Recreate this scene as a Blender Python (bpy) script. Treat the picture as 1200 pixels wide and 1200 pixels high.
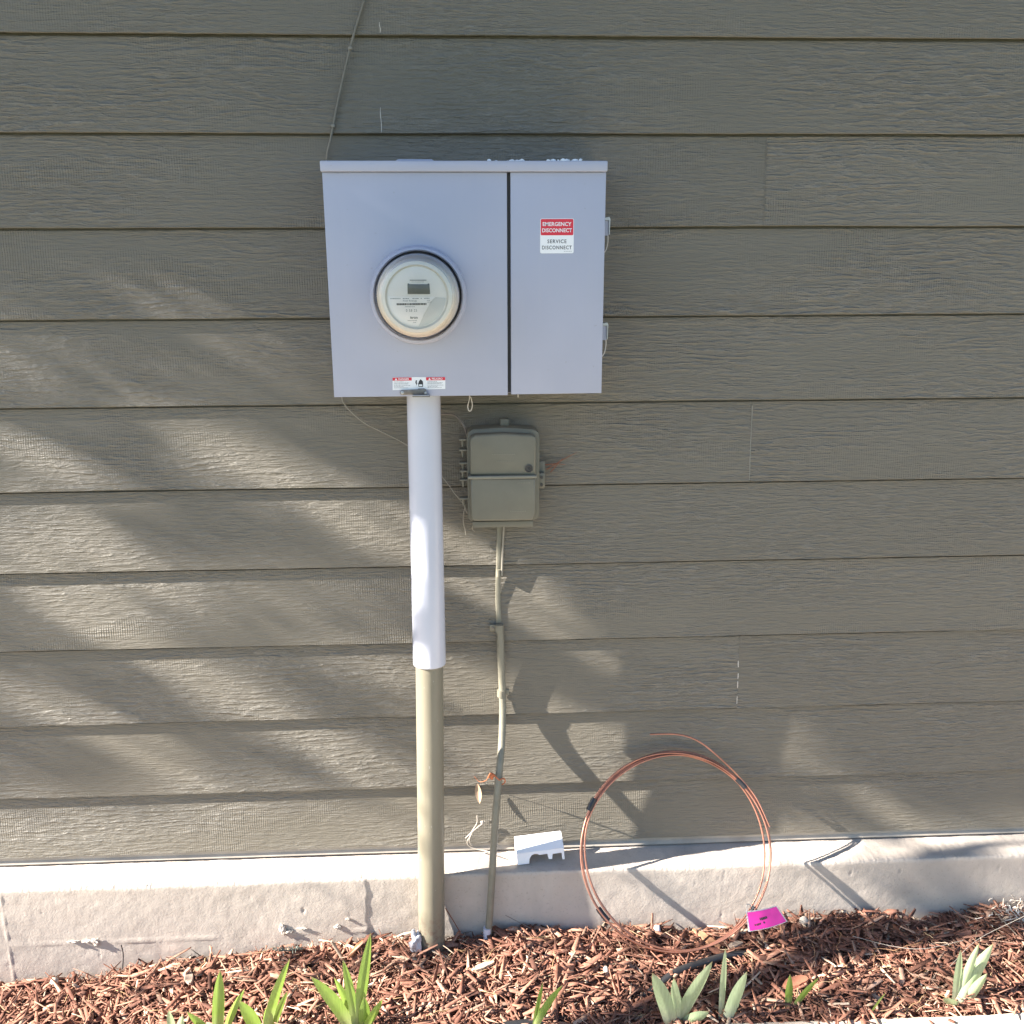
import bpy, bmesh, math, random
import numpy as np
from mathutils import Vector, Matrix, noise

for o in list(bpy.data.objects):
    bpy.data.objects.remove(o)
random.seed(7)
rng = np.random.default_rng(7)
scene = bpy.context.scene
C = scene.collection

# ------------------------------------------------------------------ camera, sky, sun, exposure
cam_d = bpy.data.cameras.new('camera')
cam = bpy.data.objects.new('camera', cam_d)
C.objects.link(cam)
cam_d.sensor_fit = 'HORIZONTAL'
cam_d.sensor_width = 36.0
cam_d.lens = 36.0
cam_d.clip_start = 0.02
cam_d.clip_end = 2000
r_ = Vector((0.9986733, -0.05137605, -0.00348395))
u_ = Vector((0.01612261, 0.24770898, 0.96870033))
f_ = Vector((0.04890499, 0.96747132, -0.24820866))
cam.matrix_world = Matrix(((r_.x, u_.x, -f_.x, 0.0),
                           (r_.y, u_.y, -f_.y, -2.14915),
                           (r_.z, u_.z, -f_.z, 1.53044),
                           (0, 0, 0, 1)))
scene.camera = cam

SUN = Vector((5.8, 1.0, -3.6)).normalized()      # the way sunlight travels: from the left, grazing the wall
elev = math.asin(-SUN.z)
world = bpy.data.worlds.new('World')
scene.world = world
world.use_nodes = True
wn = world.node_tree
sky = wn.nodes.new('ShaderNodeTexSky')
sky.sky_type = 'NISHITA'
sky.sun_disc = False
sky.ozone_density = 3.0
sky.dust_density = 0.4
sky.sun_elevation = elev
sky.sun_rotation = math.atan2(-SUN.x, -SUN.y)
bg = wn.nodes['Background']
wn.links.new(sky.outputs[0], bg.inputs[0])
bg.inputs[1].default_value = 0.058
sun_d = bpy.data.lights.new('sun', 'SUN')
sun_d.energy = 5.0
sun_d.angle = math.radians(0.53)
sun_d.color = (1.0, 0.93, 0.85)
sun = bpy.data.objects.new('sun', sun_d)
C.objects.link(sun)
sun.rotation_euler = SUN.to_track_quat('-Z', 'Y').to_euler()
sun.location = (-6, -2, 6)
scene.view_settings.view_transform = 'Standard'
scene.view_settings.look = 'None'
scene.view_settings.exposure = 2.36
scene.view_settings.gamma = 1.0
scene.view_settings.use_curve_mapping = False
scene.cycles.max_bounces = 6
scene.cycles.transparent_max_bounces = 12
scene.cycles.use_denoising = True


# ------------------------------------------------------------------ materials
class NT:
    def __init__(s, name):
        s.m = bpy.data.materials.new(name)
        s.m.use_nodes = True
        s.t = s.m.node_tree
        s.b = s.t.nodes['Principled BSDF']
        s.out = s.t.nodes['Material Output']

    def n(s, typ, **kw):
        nd = s.t.nodes.new(typ)
        for k, v in kw.items():
            setattr(nd, k, v)
        return nd

    def l(s, a, b):
        s.t.links.new(a, b)

    def val(s, sock, v):
        if hasattr(v, 'is_output') or isinstance(v, bpy.types.NodeSocket):
            s.l(v, sock)
        else:
            sock.default_value = v

    def math(s, op, a, b=0.0, c=None, clamp=False):
        nd = s.n('ShaderNodeMath', operation=op, use_clamp=clamp)
        s.val(nd.inputs[0], a)
        s.val(nd.inputs[1], b)
        if c is not None:
            s.val(nd.inputs[2], c)
        return nd.outputs[0]

    def coord(s, kind='Object'):
        return s.n('ShaderNodeTexCoord').outputs[kind]

    def scale(s, vec, xyz, add=None):
        nd = s.n('ShaderNodeVectorMath', operation='MULTIPLY')
        s.l(vec, nd.inputs[0])
        nd.inputs[1].default_value = xyz
        o = nd.outputs[0]
        if add is not None:
            n2 = s.n('ShaderNodeVectorMath', operation='ADD')
            s.l(o, n2.inputs[0])
            s.val(n2.inputs[1], add)
            o = n2.outputs[0]
        return o

    def noise(s, vec, scale=1.0, detail=2.0, rough=0.5, dist=0.0):
        nd = s.n('ShaderNodeTexNoise')
        s.l(vec, nd.inputs['Vector'])
        nd.inputs['Scale'].default_value = scale
        nd.inputs['Detail'].default_value = detail
        nd.inputs['Roughness'].default_value = rough
        nd.inputs['Distortion'].default_value = dist
        return nd.outputs['Fac']

    def ramp(s, fac, stops):
        nd = s.n('ShaderNodeValToRGB')
        el = nd.color_ramp.elements
        while len(el) < len(stops):
            el.new(0.5)
        for e, (p, c) in zip(el, stops):
            e.position = p
            e.color = (c[0], c[1], c[2], 1) if hasattr(c, '__len__') else (c, c, c, 1)
        s.l(fac, nd.inputs[0])
        return nd.outputs[0]

    def mix(s, fac, a, b, mode='MIX'):
        nd = s.n('ShaderNodeMix', data_type='RGBA', blend_type=mode)
        s.val(nd.inputs[0], fac)
        for sock, v in ((nd.inputs[6], a), (nd.inputs[7], b)):
            if isinstance(v, bpy.types.NodeSocket):
                s.l(v, sock)
            else:
                sock.default_value = (v[0], v[1], v[2], 1)
        return nd.outputs[2]

    def bump(s, h, strength, dist):
        nd = s.n('ShaderNodeBump')
        nd.inputs['Strength'].default_value = strength
        nd.inputs['Distance'].default_value = dist
        s.l(h, nd.inputs['Height'])
        s.l(nd.outputs[0], s.b.inputs['Normal'])

    def col(s, v):
        s.val(s.b.inputs['Base Color'], v if isinstance(v, bpy.types.NodeSocket) else (v[0], v[1], v[2], 1))


def simple(name, color, rough=0.5, metal=0.0, var=0.15, vscale=30.0, bump=0.0, bscale=300.0, spec=0.5):
    k = NT(name)
    co = k.coord()
    if var:
        n = k.noise(co, vscale, 4, 0.6)
        lo = tuple(c * (1 - var) for c in color)
        hi = tuple(min(1, c * (1 + var)) for c in color)
        k.col(k.ramp(n, [(0.3, lo), (0.7, hi)]))
    else:
        k.col(color)
    k.b.inputs['Roughness'].default_value = rough
    k.b.inputs['Metallic'].default_value = metal
    k.b.inputs['Specular IOR Level'].default_value = spec
    if bump:
        k.bump(k.noise(co, bscale, 3, 0.6), bump, 0.001)
    return k.m


def siding_material():
    k = NT('painted_fibre_cement')
    rnd = k.n('ShaderNodeObjectInfo').outputs['Random']
    off = k.n('ShaderNodeCombineXYZ')
    k.l(k.math('MULTIPLY', rnd, 53.0), off.inputs[0])
    k.l(k.math('MULTIPLY', rnd, 17.0), off.inputs[2])
    base = k.scale(k.coord(), (1, 0.2, 1), off.outputs[0])
    sep = k.n('ShaderNodeSeparateXYZ')
    k.l(base, sep.inputs[0])
    # cathedral grain: contour lines of a stretched noise field
    n1 = k.noise(k.scale(base, (1.9, 1, 9.0)), 1.0, 2.5, 0.55, 0.3)
    wob = k.noise(k.scale(base, (38, 1, 110)), 1.0, 2, 0.5)
    ph = k.math('ADD', k.math('MULTIPLY', sep.outputs[2], 360.0), k.math('MULTIPLY', n1, 55.0))
    ph = k.math('ADD', ph, k.math('MULTIPLY', wob, 5.0))
    lines = k.math('SINE', ph)
    lines = k.math('POWER', k.math('MULTIPLY_ADD', lines, 0.5, 0.5), 2.2)
    brk = k.noise(k.scale(base, (22, 1, 60)), 1.0, 3, 0.6)
    brk = k.ramp(brk, [(0.36, 0.0), (0.6, 1.0)])
    mask = k.ramp(k.noise(k.scale(base, (2.2, 1, 7.0)), 1.0, 2, 0.5), [(0.36, 0.05), (0.62, 1.0)])
    grain = k.math('MULTIPLY', k.math('MULTIPLY', lines, brk), mask)
    # short horizontal fibres
    fib = k.noise(k.scale(base, (25, 1, 210)), 1.0, 3, 0.62, 0.4)
    fib = k.ramp(fib, [(0.40, 0.0), (0.72, 1.0)])
    # saw marks across the board, in patches
    sw = k.math('SINE', k.math('ADD', k.math('MULTIPLY', sep.outputs[0], 1250.0),
                               k.math('MULTIPLY', k.noise(k.scale(base, (20, 1, 30)), 1.0, 2), 7.0)))
    sm = k.ramp(k.noise(k.scale(base, (3.1, 1, 9.0), (7.3, 0, 2.1)), 1.0, 2), [(0.50, 0.0), (0.66, 1.0)])
    saw = k.math('MULTIPLY', k.math('MULTIPLY_ADD', sw, 0.5, 0.5), sm)
    peb = k.noise(k.scale(base, (420, 1, 520)), 1.0, 2, 0.5)
    r2 = k.math('FRACT', k.math('MULTIPLY', rnd, 7.31))
    r3 = k.math('FRACT', k.math('MULTIPLY', rnd, 13.7))
    grain = k.math('MULTIPLY', grain, k.math('MULTIPLY_ADD', r2, 1.0, 0.45))
    saw = k.math('MULTIPLY', saw, k.math('MULTIPLY_ADD', r3, 1.5, 0.4))
    h = k.math('ADD', k.math('MULTIPLY', grain, 0.8), k.math('MULTIPLY', fib, k.math('MULTIPLY_ADD', mask, 0.50, 0.32)))
    h = k.math('ADD', h, k.math('MULTIPLY', saw, 0.16))
    h = k.math('ADD', h, k.math('MULTIPLY', peb, 0.12))
    k.bump(h, 1.0, 0.0030)
    v = k.noise(k.scale(base, (1.3, 1, 5)), 1.0, 4, 0.6)
    c = k.ramp(v, [(0.25, (0.138, 0.123, 0.095)), (0.75, (0.162, 0.145, 0.113))])
    tone = k.math('MULTIPLY_ADD', rnd, 0.10, 0.95)
    hs = k.n('ShaderNodeHueSaturation')
    k.l(tone, hs.inputs['Value'])
    k.l(c, hs.inputs['Color'])
    c = hs.outputs[0]
    # lighter tone along the raised grain and fibres
    grain_tone = k.math('ADD', k.math('MULTIPLY', k.math('MULTIPLY', fib, mask), 0.30), k.math('MULTIPLY', grain, 0.16))
    c = k.mix(grain_tone, c, (0.30, 0.285, 0.255))
    k.col(c)
    k.b.inputs['Roughness'].default_value = 0.52
    k.b.inputs['Specular IOR Level'].default_value = 0.45
    return k.m


def concrete_material(name, lo, hi, bump=0.5):
    k = NT(name)
    co = k.coord()
    n = k.noise(co, 5.0, 6, 0.65)
    c = k.ramp(n, [(0.28, lo), (0.72, hi)])
    st = k.ramp(k.noise(k.scale(co, (9, 9, 3)), 1.0, 4, 0.7), [(0.55, 0.0), (0.75, 1.0)])
    c = k.mix(k.math('MULTIPLY', st, 0.35), c, tuple(0.72 * x for x in lo))
    sp = k.ramp(k.noise(co, 210, 2, 0.5), [(0.62, 0.0), (0.72, 1.0)])
    c = k.mix(k.math('MULTIPLY', sp, 0.3), c, tuple(0.55 * x for x in lo))
    k.col(c)
    k.b.inputs['Roughness'].default_value = 0.9
    k.b.inputs['Specular IOR Level'].default_value = 0.2
    h = k.math('ADD', k.math('MULTIPLY', k.noise(co, 45, 4, 0.6), 0.12), k.math('MULTIPLY', k.noise(co, 170, 6, 0.75), 0.9))
    k.bump(h, bump, 0.0026)
    return k.m


def attr_material(name, rough=0.8, spec=0.2, bump=0.3, transl=0.0):
    """colour comes from a per-piece colour attribute (each chip or leaf has its own natural colour)"""
    k = NT(name)
    a = k.n('ShaderNodeAttribute', attribute_name='tint').outputs['Color']
    co = k.coord()
    n = k.noise(co, 90, 4, 0.65)
    c = k.mix(0.75, a, k.ramp(n, [(0.3, 0.5), (0.7, 1.3)]), 'MULTIPLY')
    big = k.noise(co, 6.0, 4, 0.6)
    c = k.mix(0.6, c, k.ramp(big, [(0.3, (0.72, 0.70, 0.70)), (0.7, (1.25, 1.22, 1.18))]), 'MULTIPLY')
    k.col(c)
    k.b.inputs['Roughness'].default_value = rough
    k.b.inputs['Specular IOR Level'].default_value = spec
    if bump:
        k.bump(k.noise(co, 420, 3, 0.6), bump, 0.0015)
    if transl:
        tr = k.n('ShaderNodeBsdfTranslucent')
        k.l(c, tr.inputs[0])
        mx = k.n('ShaderNodeMixShader')
        mx.inputs[0].default_value = transl
        k.l(k.b.outputs[0], mx.inputs[1])
        k.l(tr.outputs[0], mx.inputs[2])
        k.l(mx.outputs[0], k.out.inputs[0])
    return k.m


def clear_plastic():
    k = NT('clear_polycarbonate')
    tr = k.n('ShaderNodeBsdfTransparent')
    tr.inputs[0].default_value = (0.99, 0.985, 0.975, 1)
    gl = k.n('ShaderNodeBsdfGlossy')
    gl.inputs['Roughness'].default_value = 0.06
    fr = k.n('ShaderNodeFresnel')
    fr.inputs[0].default_value = 1.45
    mx = k.n('ShaderNodeMixShader')
    k.l(fr.outputs[0], mx.inputs[0])
    k.l(tr.outputs[0], mx.inputs[1])
    k.l(gl.outputs[0], mx.inputs[2])
    k.l(mx.outputs[0], k.out.inputs[0])
    return k.m


def iris_material(name, base, tip):
    k = NT(name)
    co = k.coord('Generated')
    sep = k.n('ShaderNodeSeparateXYZ')
    k.l(co, sep.inputs[0])
    c = k.ramp(sep.outputs[2], [(0.0, base), (0.45, tip), (0.93, tuple(x * 0.9 for x in tip)), (1.0, (0.36, 0.27, 0.13))])
    ob = k.coord()
    n = k.noise(k.scale(ob, (500, 500, 18)), 1.0, 2, 0.5)
    c = k.mix(0.35, c, k.ramp(n, [(0.3, 0.55), (0.7, 1.25)]), 'MULTIPLY')
    k.col(c)
    k.b.inputs['Roughness'].default_value = 0.42
    tr = k.n('ShaderNodeBsdfTranslucent')
    k.l(c, tr.inputs[0])
    mx = k.n('ShaderNodeMixShader')
    mx.inputs[0].default_value = 0.4
    k.l(k.b.outputs[0], mx.inputs[1])
    k.l(tr.outputs[0], mx.inputs[2])
    k.l(mx.outputs[0], k.out.inputs[0])
    return k.m


def enamel_material():
    k = NT('grey_enamel')
    co = k.coord()
    st = k.noise(k.scale(co, (55, 55, 2.2)), 1.0, 4, 0.6)
    bl = k.noise(co, 7.0, 4, 0.6)
    c = k.ramp(bl, [(0.3, (0.365, 0.378, 0.465)), (0.7, (0.385, 0.398, 0.485))])
    c = k.mix(k.math('MULTIPLY', k.ramp(st, [(0.52, 0.0), (0.78, 1.0)]), 0.16), c, (0.44, 0.44, 0.47))
    sc = k.ramp(k.noise(k.scale(co, (90, 90, 140)), 1.0, 2, 0.4), [(0.735, 0.0), (0.76, 1.0)])
    c = k.mix(k.math('MULTIPLY', sc, 0.30), c, (0.26, 0.25, 0.25))
    k.col(c)
    k.l(k.ramp(bl, [(0.3, 0.30), (0.7, 0.46)]), k.b.inputs['Roughness'])
    h = k.math('ADD', k.math('MULTIPLY', k.noise(co, 9.0, 2, 0.5), 1.0), k.math('MULTIPLY', k.noise(co, 700, 2, 0.5), 0.010))
    k.bump(h, 0.35, 0.004)
    return k.m


def pipe_material():
    k = NT('painted_conduit')
    co = k.coord()
    n = k.noise(k.scale(co, (30, 30, 5)), 1.0, 4, 0.6)
    c = k.ramp(n, [(0.3, (0.180, 0.163, 0.118)), (0.7, (0.210, 0.192, 0.142))])
    # drips and chips of the paint, soil splashed on the lowest hand's breadth
    ch = k.ramp(k.noise(k.scale(co, (160, 160, 60)), 1.0, 3, 0.5), [(0.70, 0.0), (0.73, 1.0)])
    c = k.mix(k.math('MULTIPLY', ch, 0.5), c, (0.36, 0.35, 0.33))
    sep = k.n('ShaderNodeSeparateXYZ')
    k.l(co, sep.inputs[0])
    low = k.ramp(k.math('ADD', sep.outputs[2], k.math('MULTIPLY', k.noise(co, 40, 4, 0.7), 0.10)), [(0.05, 1.0), (0.16, 0.0)])
    spl = k.ramp(k.noise(co, 130, 3, 0.6), [(0.48, 0.0), (0.60, 1.0)])
    c = k.mix(k.math('MULTIPLY', k.math('MULTIPLY', low, spl), 0.7), c, (0.14, 0.075, 0.05))
    k.col(c)
    k.b.inputs['Roughness'].default_value = 0.42
    k.bump(k.noise(k.scale(co, (60, 60, 14)), 1.0, 3, 0.6), 0.15, 0.0015)
    return k.m


M = {}
M['siding'] = siding_material()
M['trim'] = simple('painted_trim', (0.19, 0.18, 0.15), 0.6)
M['soffit'] = simple('soffit_paint', (0.30, 0.29, 0.26), 0.7)
M['flash'] = simple('weathered_flashing', (0.32, 0.285, 0.24), 0.6, 0.0, 0.2, 12)
M['sheath'] = simple('dark_sheathing', (0.06, 0.05, 0.04), 0.9)
M['conc'] = concrete_material('foundation_concrete', (0.40, 0.35, 0.30), (0.53, 0.47, 0.405))
M['path'] = concrete_material('walkway_concrete', (0.54, 0.47, 0.38), (0.68, 0.60, 0.50), 0.35)
M['box'] = enamel_material()
M['steel'] = simple('zinc_steel', (0.45, 0.45, 0.46), 0.42, 0.8, 0.2, 60)
M['dull'] = simple('weathered_steel', (0.20, 0.175, 0.155), 0.5, 0.4, 0.25, 90)
M['gasket'] = simple('dark_gasket', (0.055, 0.05, 0.046), 0.5)
M['pvc'] = simple('pale_grey_pvc', (0.52, 0.53, 0.60), 0.22, 0.0, 0.02, 8)
M['pipe'] = pipe_material()
M['tel'] = simple('painted_plastic_box', (0.154, 0.144, 0.110), 0.5, 0.0, 0.08, 18, 0.12, 260)
M['telrib'] = simple('painted_box_rib', (0.20, 0.188, 0.148), 0.5, 0.0, 0.08, 18)
M['cond'] = simple('painted_small_conduit', (0.19, 0.178, 0.135), 0.5, 0.0, 0.12, 40, 0.08, 200)
M['cable'] = simple('painted_cable', (0.24, 0.22, 0.18), 0.6, 0.0, 0.1, 60)
M['wirepaint'] = simple('dark_painted_wire', (0.165, 0.15, 0.12), 0.6, 0.0, 0.15, 60)
M['oldwire'] = simple('weathered_wire', (0.36, 0.32, 0.27), 0.7)
M['web'] = simple('pale_twine', (0.55, 0.50, 0.44), 0.8)
M['caulk'] = simple('painted_caulk', (0.235, 0.22, 0.185), 0.6)
M['white'] = simple('white_plastic', (0.80, 0.80, 0.82), 0.35, 0.0, 0.02, 20)
M['paper'] = simple('white_vinyl', (0.80, 0.80, 0.81), 0.4, 0.0, 0.0)
M['red'] = simple('red_vinyl', (0.62, 0.025, 0.05), 0.4, 0.0, 0.0)
M['ink'] = simple('black_ink', (0.025, 0.025, 0.03), 0.5, 0.0, 0.0)
M['greyink'] = simple('grey_ink', (0.28, 0.28, 0.29), 0.5, 0.0, 0.0)
M['cream'] = simple('cream_plastic', (0.84, 0.785, 0.71), 0.45, 0.0, 0.03, 30)
M['face'] = simple('meter_face', (0.90, 0.855, 0.80), 0.5, 0.0, 0.02, 30)
M['plate'] = simple('meter_nameplate', (0.92, 0.89, 0.87), 0.4, 0.0, 0.0)
M['facegrey'] = simple('meter_face_grey', (0.66, 0.66, 0.64), 0.5, 0.0, 0.02, 30)
M['lcd'] = simple('liquid_crystal', (0.13, 0.135, 0.13), 0.25, 0.0, 0.05, 60)
M['clear'] = clear_plastic()
M['copper'] = simple('bare_copper', (0.48, 0.225, 0.155), 0.38, 0.8, 0.2, 25)
M['tape'] = simple('black_tape', (0.02, 0.02, 0.022), 0.35)
M['pink'] = simple('pink_card', (0.80, 0.03, 0.36), 0.5, 0.0, 0.12, 40)
M['orange'] = simple('orange_twine', (0.52, 0.15, 0.06), 0.7)
M['deadleaf'] = simple('dry_leaf', (0.45, 0.31, 0.20), 0.8, 0.0, 0.3, 80)
M['foil'] = simple('crumpled_tape', (0.45, 0.44, 0.47), 0.45, 0.2, 0.3, 70)
M['hose'] = simple('black_poly_hose', (0.022, 0.022, 0.024), 0.5, 0.0, 0.2, 40, 0.1, 200)
M['soil'] = concrete_material('dark_soil', (0.15, 0.080, 0.056), (0.22, 0.12, 0.085), 0.8)
M['lawn'] = concrete_material('mown_ground', (0.075, 0.085, 0.045), (0.12, 0.125, 0.065), 0.6)
M['mulch'] = attr_material('shredded_bark', 0.85, 0.15, 0.5)
M['straw'] = attr_material('dry_straw', 0.8, 0.2, 0.2)
M['iris'] = iris_material('iris_leaf', (0.50, 0.50, 0.28), (0.27, 0.40, 0.075))
M['iris2'] = iris_material('pale_iris_leaf', (0.60, 0.58, 0.45), (0.44, 0.54, 0.31))
M['bark'] = simple('tree_bark', (0.12, 0.09, 0.065), 0.9, 0.0, 0.3, 20, 0.6, 60)
M['leaf'] = attr_material('tree_leaf', 0.5, 0.4, 0.0, 0.25)
M['snow'] = simple('white_crumb', (0.85, 0.86, 0.88), 0.7, 0.0, 0.05, 200)
M['spruce'] = simple('blue_spruce_needle', (0.21, 0.25, 0.215), 0.6)
M['rust'] = simple('rust_needle', (0.25, 0.10, 0.06), 0.8)


# ------------------------------------------------------------------ helpers
def thing(name, label, cat, loc=(0, 0, 0), group=None):
    o = bpy.data.objects.new(name, None)
    o.empty_display_size = 0.05
    C.objects.link(o)
    o.location = loc
    o['label'] = label
    o['category'] = cat
    if group:
        o['group'] = group
    return o


def tag(o, label, cat, group=None, kind=None):
    o['label'] = label
    o['category'] = cat
    if group:
        o['group'] = group
    if kind:
        o['kind'] = kind
    return o


def link(name, me, mat, parent=None, smooth=False):
    if mat is not None and not me.materials:
        me.materials.append(M[mat] if isinstance(mat, str) else mat)
    if smooth:
        me.polygons.foreach_set('use_smooth', [True] * len(me.polygons))
    o = bpy.data.objects.new(name, me)
    C.objects.link(o)
    if parent is not None:
        o.parent = parent
        # parents are empties or meshes without rotation: keep world coordinates
        w = Vector((0, 0, 0))
        p = parent
        while p is not None:
            w += p.location
            p = p.parent
        o.location = -w
    return o


def from_bm(name, bm, mat, parent=None, smooth=False, auto=None):
    bmesh.ops.recalc_face_normals(bm, faces=bm.faces)
    me = bpy.data.meshes.new(name)
    bm.to_mesh(me)
    bm.free()
    o = link(name, me, mat, parent, smooth)
    if auto is not None:
        shade_auto(me, auto)
    return o


def shade_auto(me, deg):
    me.polygons.foreach_set('use_smooth', [True] * len(me.polygons))
    bm = bmesh.new()
    bm.from_mesh(me)
    a = math.radians(deg)
    for e in bm.edges:
        if len(e.link_faces) == 2 and e.calc_face_angle(0) > a:
            e.smooth = False
    bm.to_mesh(me)
    bm.free()


def box(name, x0, x1, y0, y1, z0, z1, mat, parent=None, bev=0.0, seg=2):
    bm = bmesh.new()
    bmesh.ops.create_cube(bm, size=1.0)
    for v in bm.verts:
        v.co = Vector((x0 + (v.co.x + .5) * (x1 - x0), y0 + (v.co.y + .5) * (y1 - y0), z0 + (v.co.z + .5) * (z1 - z0)))
    if bev:
        bmesh.ops.bevel(bm, geom=bm.edges[:], offset=bev, segments=seg, affect='EDGES', profile=0.5)
    return from_bm(name, bm, mat, parent, auto=35 if bev else None)


def prism(name, pts, y_back, y_front, mat, parent=None, bev=0.0, seg=2, bev_front_only=True):
    """outline in the wall plane (x, z), from y_back to y_front (towards the viewer, smaller y)"""
    bm = bmesh.new()
    f = [bm.verts.new((x, y_front, z)) for x, z in pts]
    b = [bm.verts.new((x, y_back, z)) for x, z in pts]
    front = bm.faces.new(f)
    bm.faces.new(b[::-1])
    n = len(pts)
    for i in range(n):
        bm.faces.new((f[i], b[i], b[(i + 1) % n], f[(i + 1) % n]))
    bmesh.ops.recalc_face_normals(bm, faces=bm.faces)
    if bev:
        ed = list(front.edges) if bev_front_only else bm.edges[:]
        bmesh.ops.bevel(bm, geom=ed, offset=bev, segments=seg, affect='EDGES', profile=0.5)
    return from_bm(name, bm, mat, parent, auto=35)


def rrect(x0, x1, z0, z1, r, n=5):
    pts = []
    for cx, cz, a0 in ((x1 - r, z1 - r, 0), (x0 + r, z1 - r, 90), (x0 + r, z0 + r, 180), (x1 - r, z0 + r, 270)):
        for i in range(n + 1):
            a = math.radians(a0 + 90 * i / n)
            pts.append((cx + r * math.cos(a), cz + r * math.sin(a)))
    return pts


def spline(pts, n=8):
    P = [Vector(p) for p in pts]
    P = [2 * P[0] - P[1]] + P + [2 * P[-1] - P[-2]]
    out = []
    for i in range(1, len(P) - 2):
        a, b, c, d = P[i - 1:i + 3]
        for j in range(n):
            t = j / n
            out.append(0.5 * ((2 * b) + (c - a) * t + (2 * a - 5 * b + 4 * c - d) * t * t + (3 * b - a - 3 * c + d) * t ** 3))
    out.append(P[-2])
    return out


def tube_bm(bm, path, r, seg=10, caps=True):
    path = [Vector(p) for p in path]
    rr = r if hasattr(r, '__len__') else [r] * len(path)
    rings = []
    up = Vector((0, 0, 1))
    t0 = (path[1] - path[0]).normalized()
    nrm = t0.cross(up if abs(t0.z) < 0.9 else Vector((1, 0, 0))).normalized()
    for i, p in enumerate(path):
        t = (path[min(i + 1, len(path) - 1)] - path[max(i - 1, 0)]).normalized()
        nrm = (nrm - t * nrm.dot(t)).normalized()
        bi = t.cross(nrm)
        ring = []
        for k in range(seg):
            a = 2 * math.pi * k / seg
            ring.append(bm.verts.new(p + (nrm * math.cos(a) + bi * math.sin(a)) * rr[i]))
        rings.append(ring)
    for i in range(len(rings) - 1):
        for k in range(seg):
            bm.faces.new((rings[i][k], rings[i][(k + 1) % seg], rings[i + 1][(k + 1) % seg], rings[i + 1][k]))
    if caps:
        bm.faces.new(rings[0][::-1])
        bm.faces.new(rings[-1])


def tube(name, path, r, mat, parent=None, seg=10):
    bm = bmesh.new()
    tube_bm(bm, path, r, seg)
    return from_bm(name, bm, mat, parent, auto=50)


def lathe(name, prof, cx, cz, mat, parent=None, seg=72, closed=False):
    """profile of (radius, y) spun about the axis through (cx, cz) along y"""
    bm = bmesh.new()
    rings = []
    for r, y in prof:
        if r < 1e-6:
            rings.append([bm.verts.new((cx, y, cz))])
        else:
            rings.append([bm.verts.new((cx + r * math.cos(2 * math.pi * k / seg), y, cz + r * math.sin(2 * math.pi * k / seg))) for k in range(seg)])
    pairs = list(zip(rings, rings[1:]))
    if closed:
        pairs.append((rings[-1], rings[0]))
    for a, b in pairs:
        for k in range(seg):
            k2 = (k + 1) % seg
            if len(a) == 1 and len(b) == 1:
                continue
            if len(a) == 1:
                bm.faces.new((a[0], b[k2], b[k]))
            elif len(b) == 1:
                bm.faces.new((a[k], a[k2], b[0]))
            else:
                bm.faces.new((a[k], a[k2], b[k2], b[k]))
    return from_bm(name, bm, mat, parent, auto=40)


def text(name, body, cx, cz, w, h, y, mat, parent=None, bold=0.0, spacing=1.0):
    """flat lettering facing -y, fitted to width w and height h, centred at (cx, cz)"""
    cu = bpy.data.curves.new(name, 'FONT')
    cu.body = body
    cu.align_x = 'CENTER'
    cu.space_character = spacing
    cu.offset = bold
    cu.resolution_u = 3
    tmp = bpy.data.objects.new('tmp_text', cu)
    C.objects.link(tmp)
    dg = bpy.context.evaluated_depsgraph_get()
    me = bpy.data.meshes.new_from_object(tmp.evaluated_get(dg))
    bpy.data.objects.remove(tmp)
    n = len(me.vertices)
    co = np.empty(n * 3, dtype=np.float32)
    me.vertices.foreach_get('co', co)
    co = co.reshape(-1, 3)
    mn, mx = co.min(0), co.max(0)
    out = np.zeros_like(co)
    out[:, 0] = cx + ((co[:, 0] - mn[0]) / (mx[0] - mn[0]) - 0.5) * w
    out[:, 2] = cz + ((co[:, 1] - mn[1]) / (mx[1] - mn[1]) - 0.5) * h
    out[:, 1] = y
    me.vertices.foreach_set('co', out.reshape(-1))
    me.name = name
    me.materials.clear()
    return link(name, me, mat, parent)


def bars(name, rects, y, mat, parent=None):
    """flat print: lines too small to read"""
    bm = bmesh.new()
    for x0, x1, z0, z1 in rects:
        bm.faces.new([bm.verts.new(p) for p in ((x0, y, z0), (x1, y, z0), (x1, y, z1), (x0, y, z1))])
    return from_bm(name, bm, mat, parent)


def fbm(x, y, z, o=4):
    return noise.fractal(Vector((x, y, z)), 1.0, 2.0, o)


# ------------------------------------------------------------------ ground and walkway
XW0, XW1 = -3.4, 3.8
ML = [(-3.4, -.16), (-1.6, -.12), (-1.07, -.085), (-.875, -.072), (-.68, -.05), (-.43, -.024), (-.23, -.004), (-.10, -.006), (.10, .010),
      (.30, -.006), (.62, -.010), (.80, .020), (1.11, .012), (1.31, .020), (2.0, .02), (3.8, .03)]
mlx = [a for a, b in ML]
mlz = [b for a, b in ML]


def mulch_h(x, y):
    """height of the bark bed, x and y arrays"""
    z = np.interp(x, mlx, mlz)
    t = np.clip((-y - 0.1) / 0.3, 0, 1)
    front = np.interp(x, [-3.4, -1.0, -.3, .3, 3.8], [-.10, -.075, -.03, -.018, -.012])
    z = z * (1 - t) + front * t
    z = z + 0.007 * np.sin(x * 9.1 + 1.3) * np.sin(y * 17 + x * 3) + 0.005 * np.sin(x * 23 + y * 11)
    return z


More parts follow.
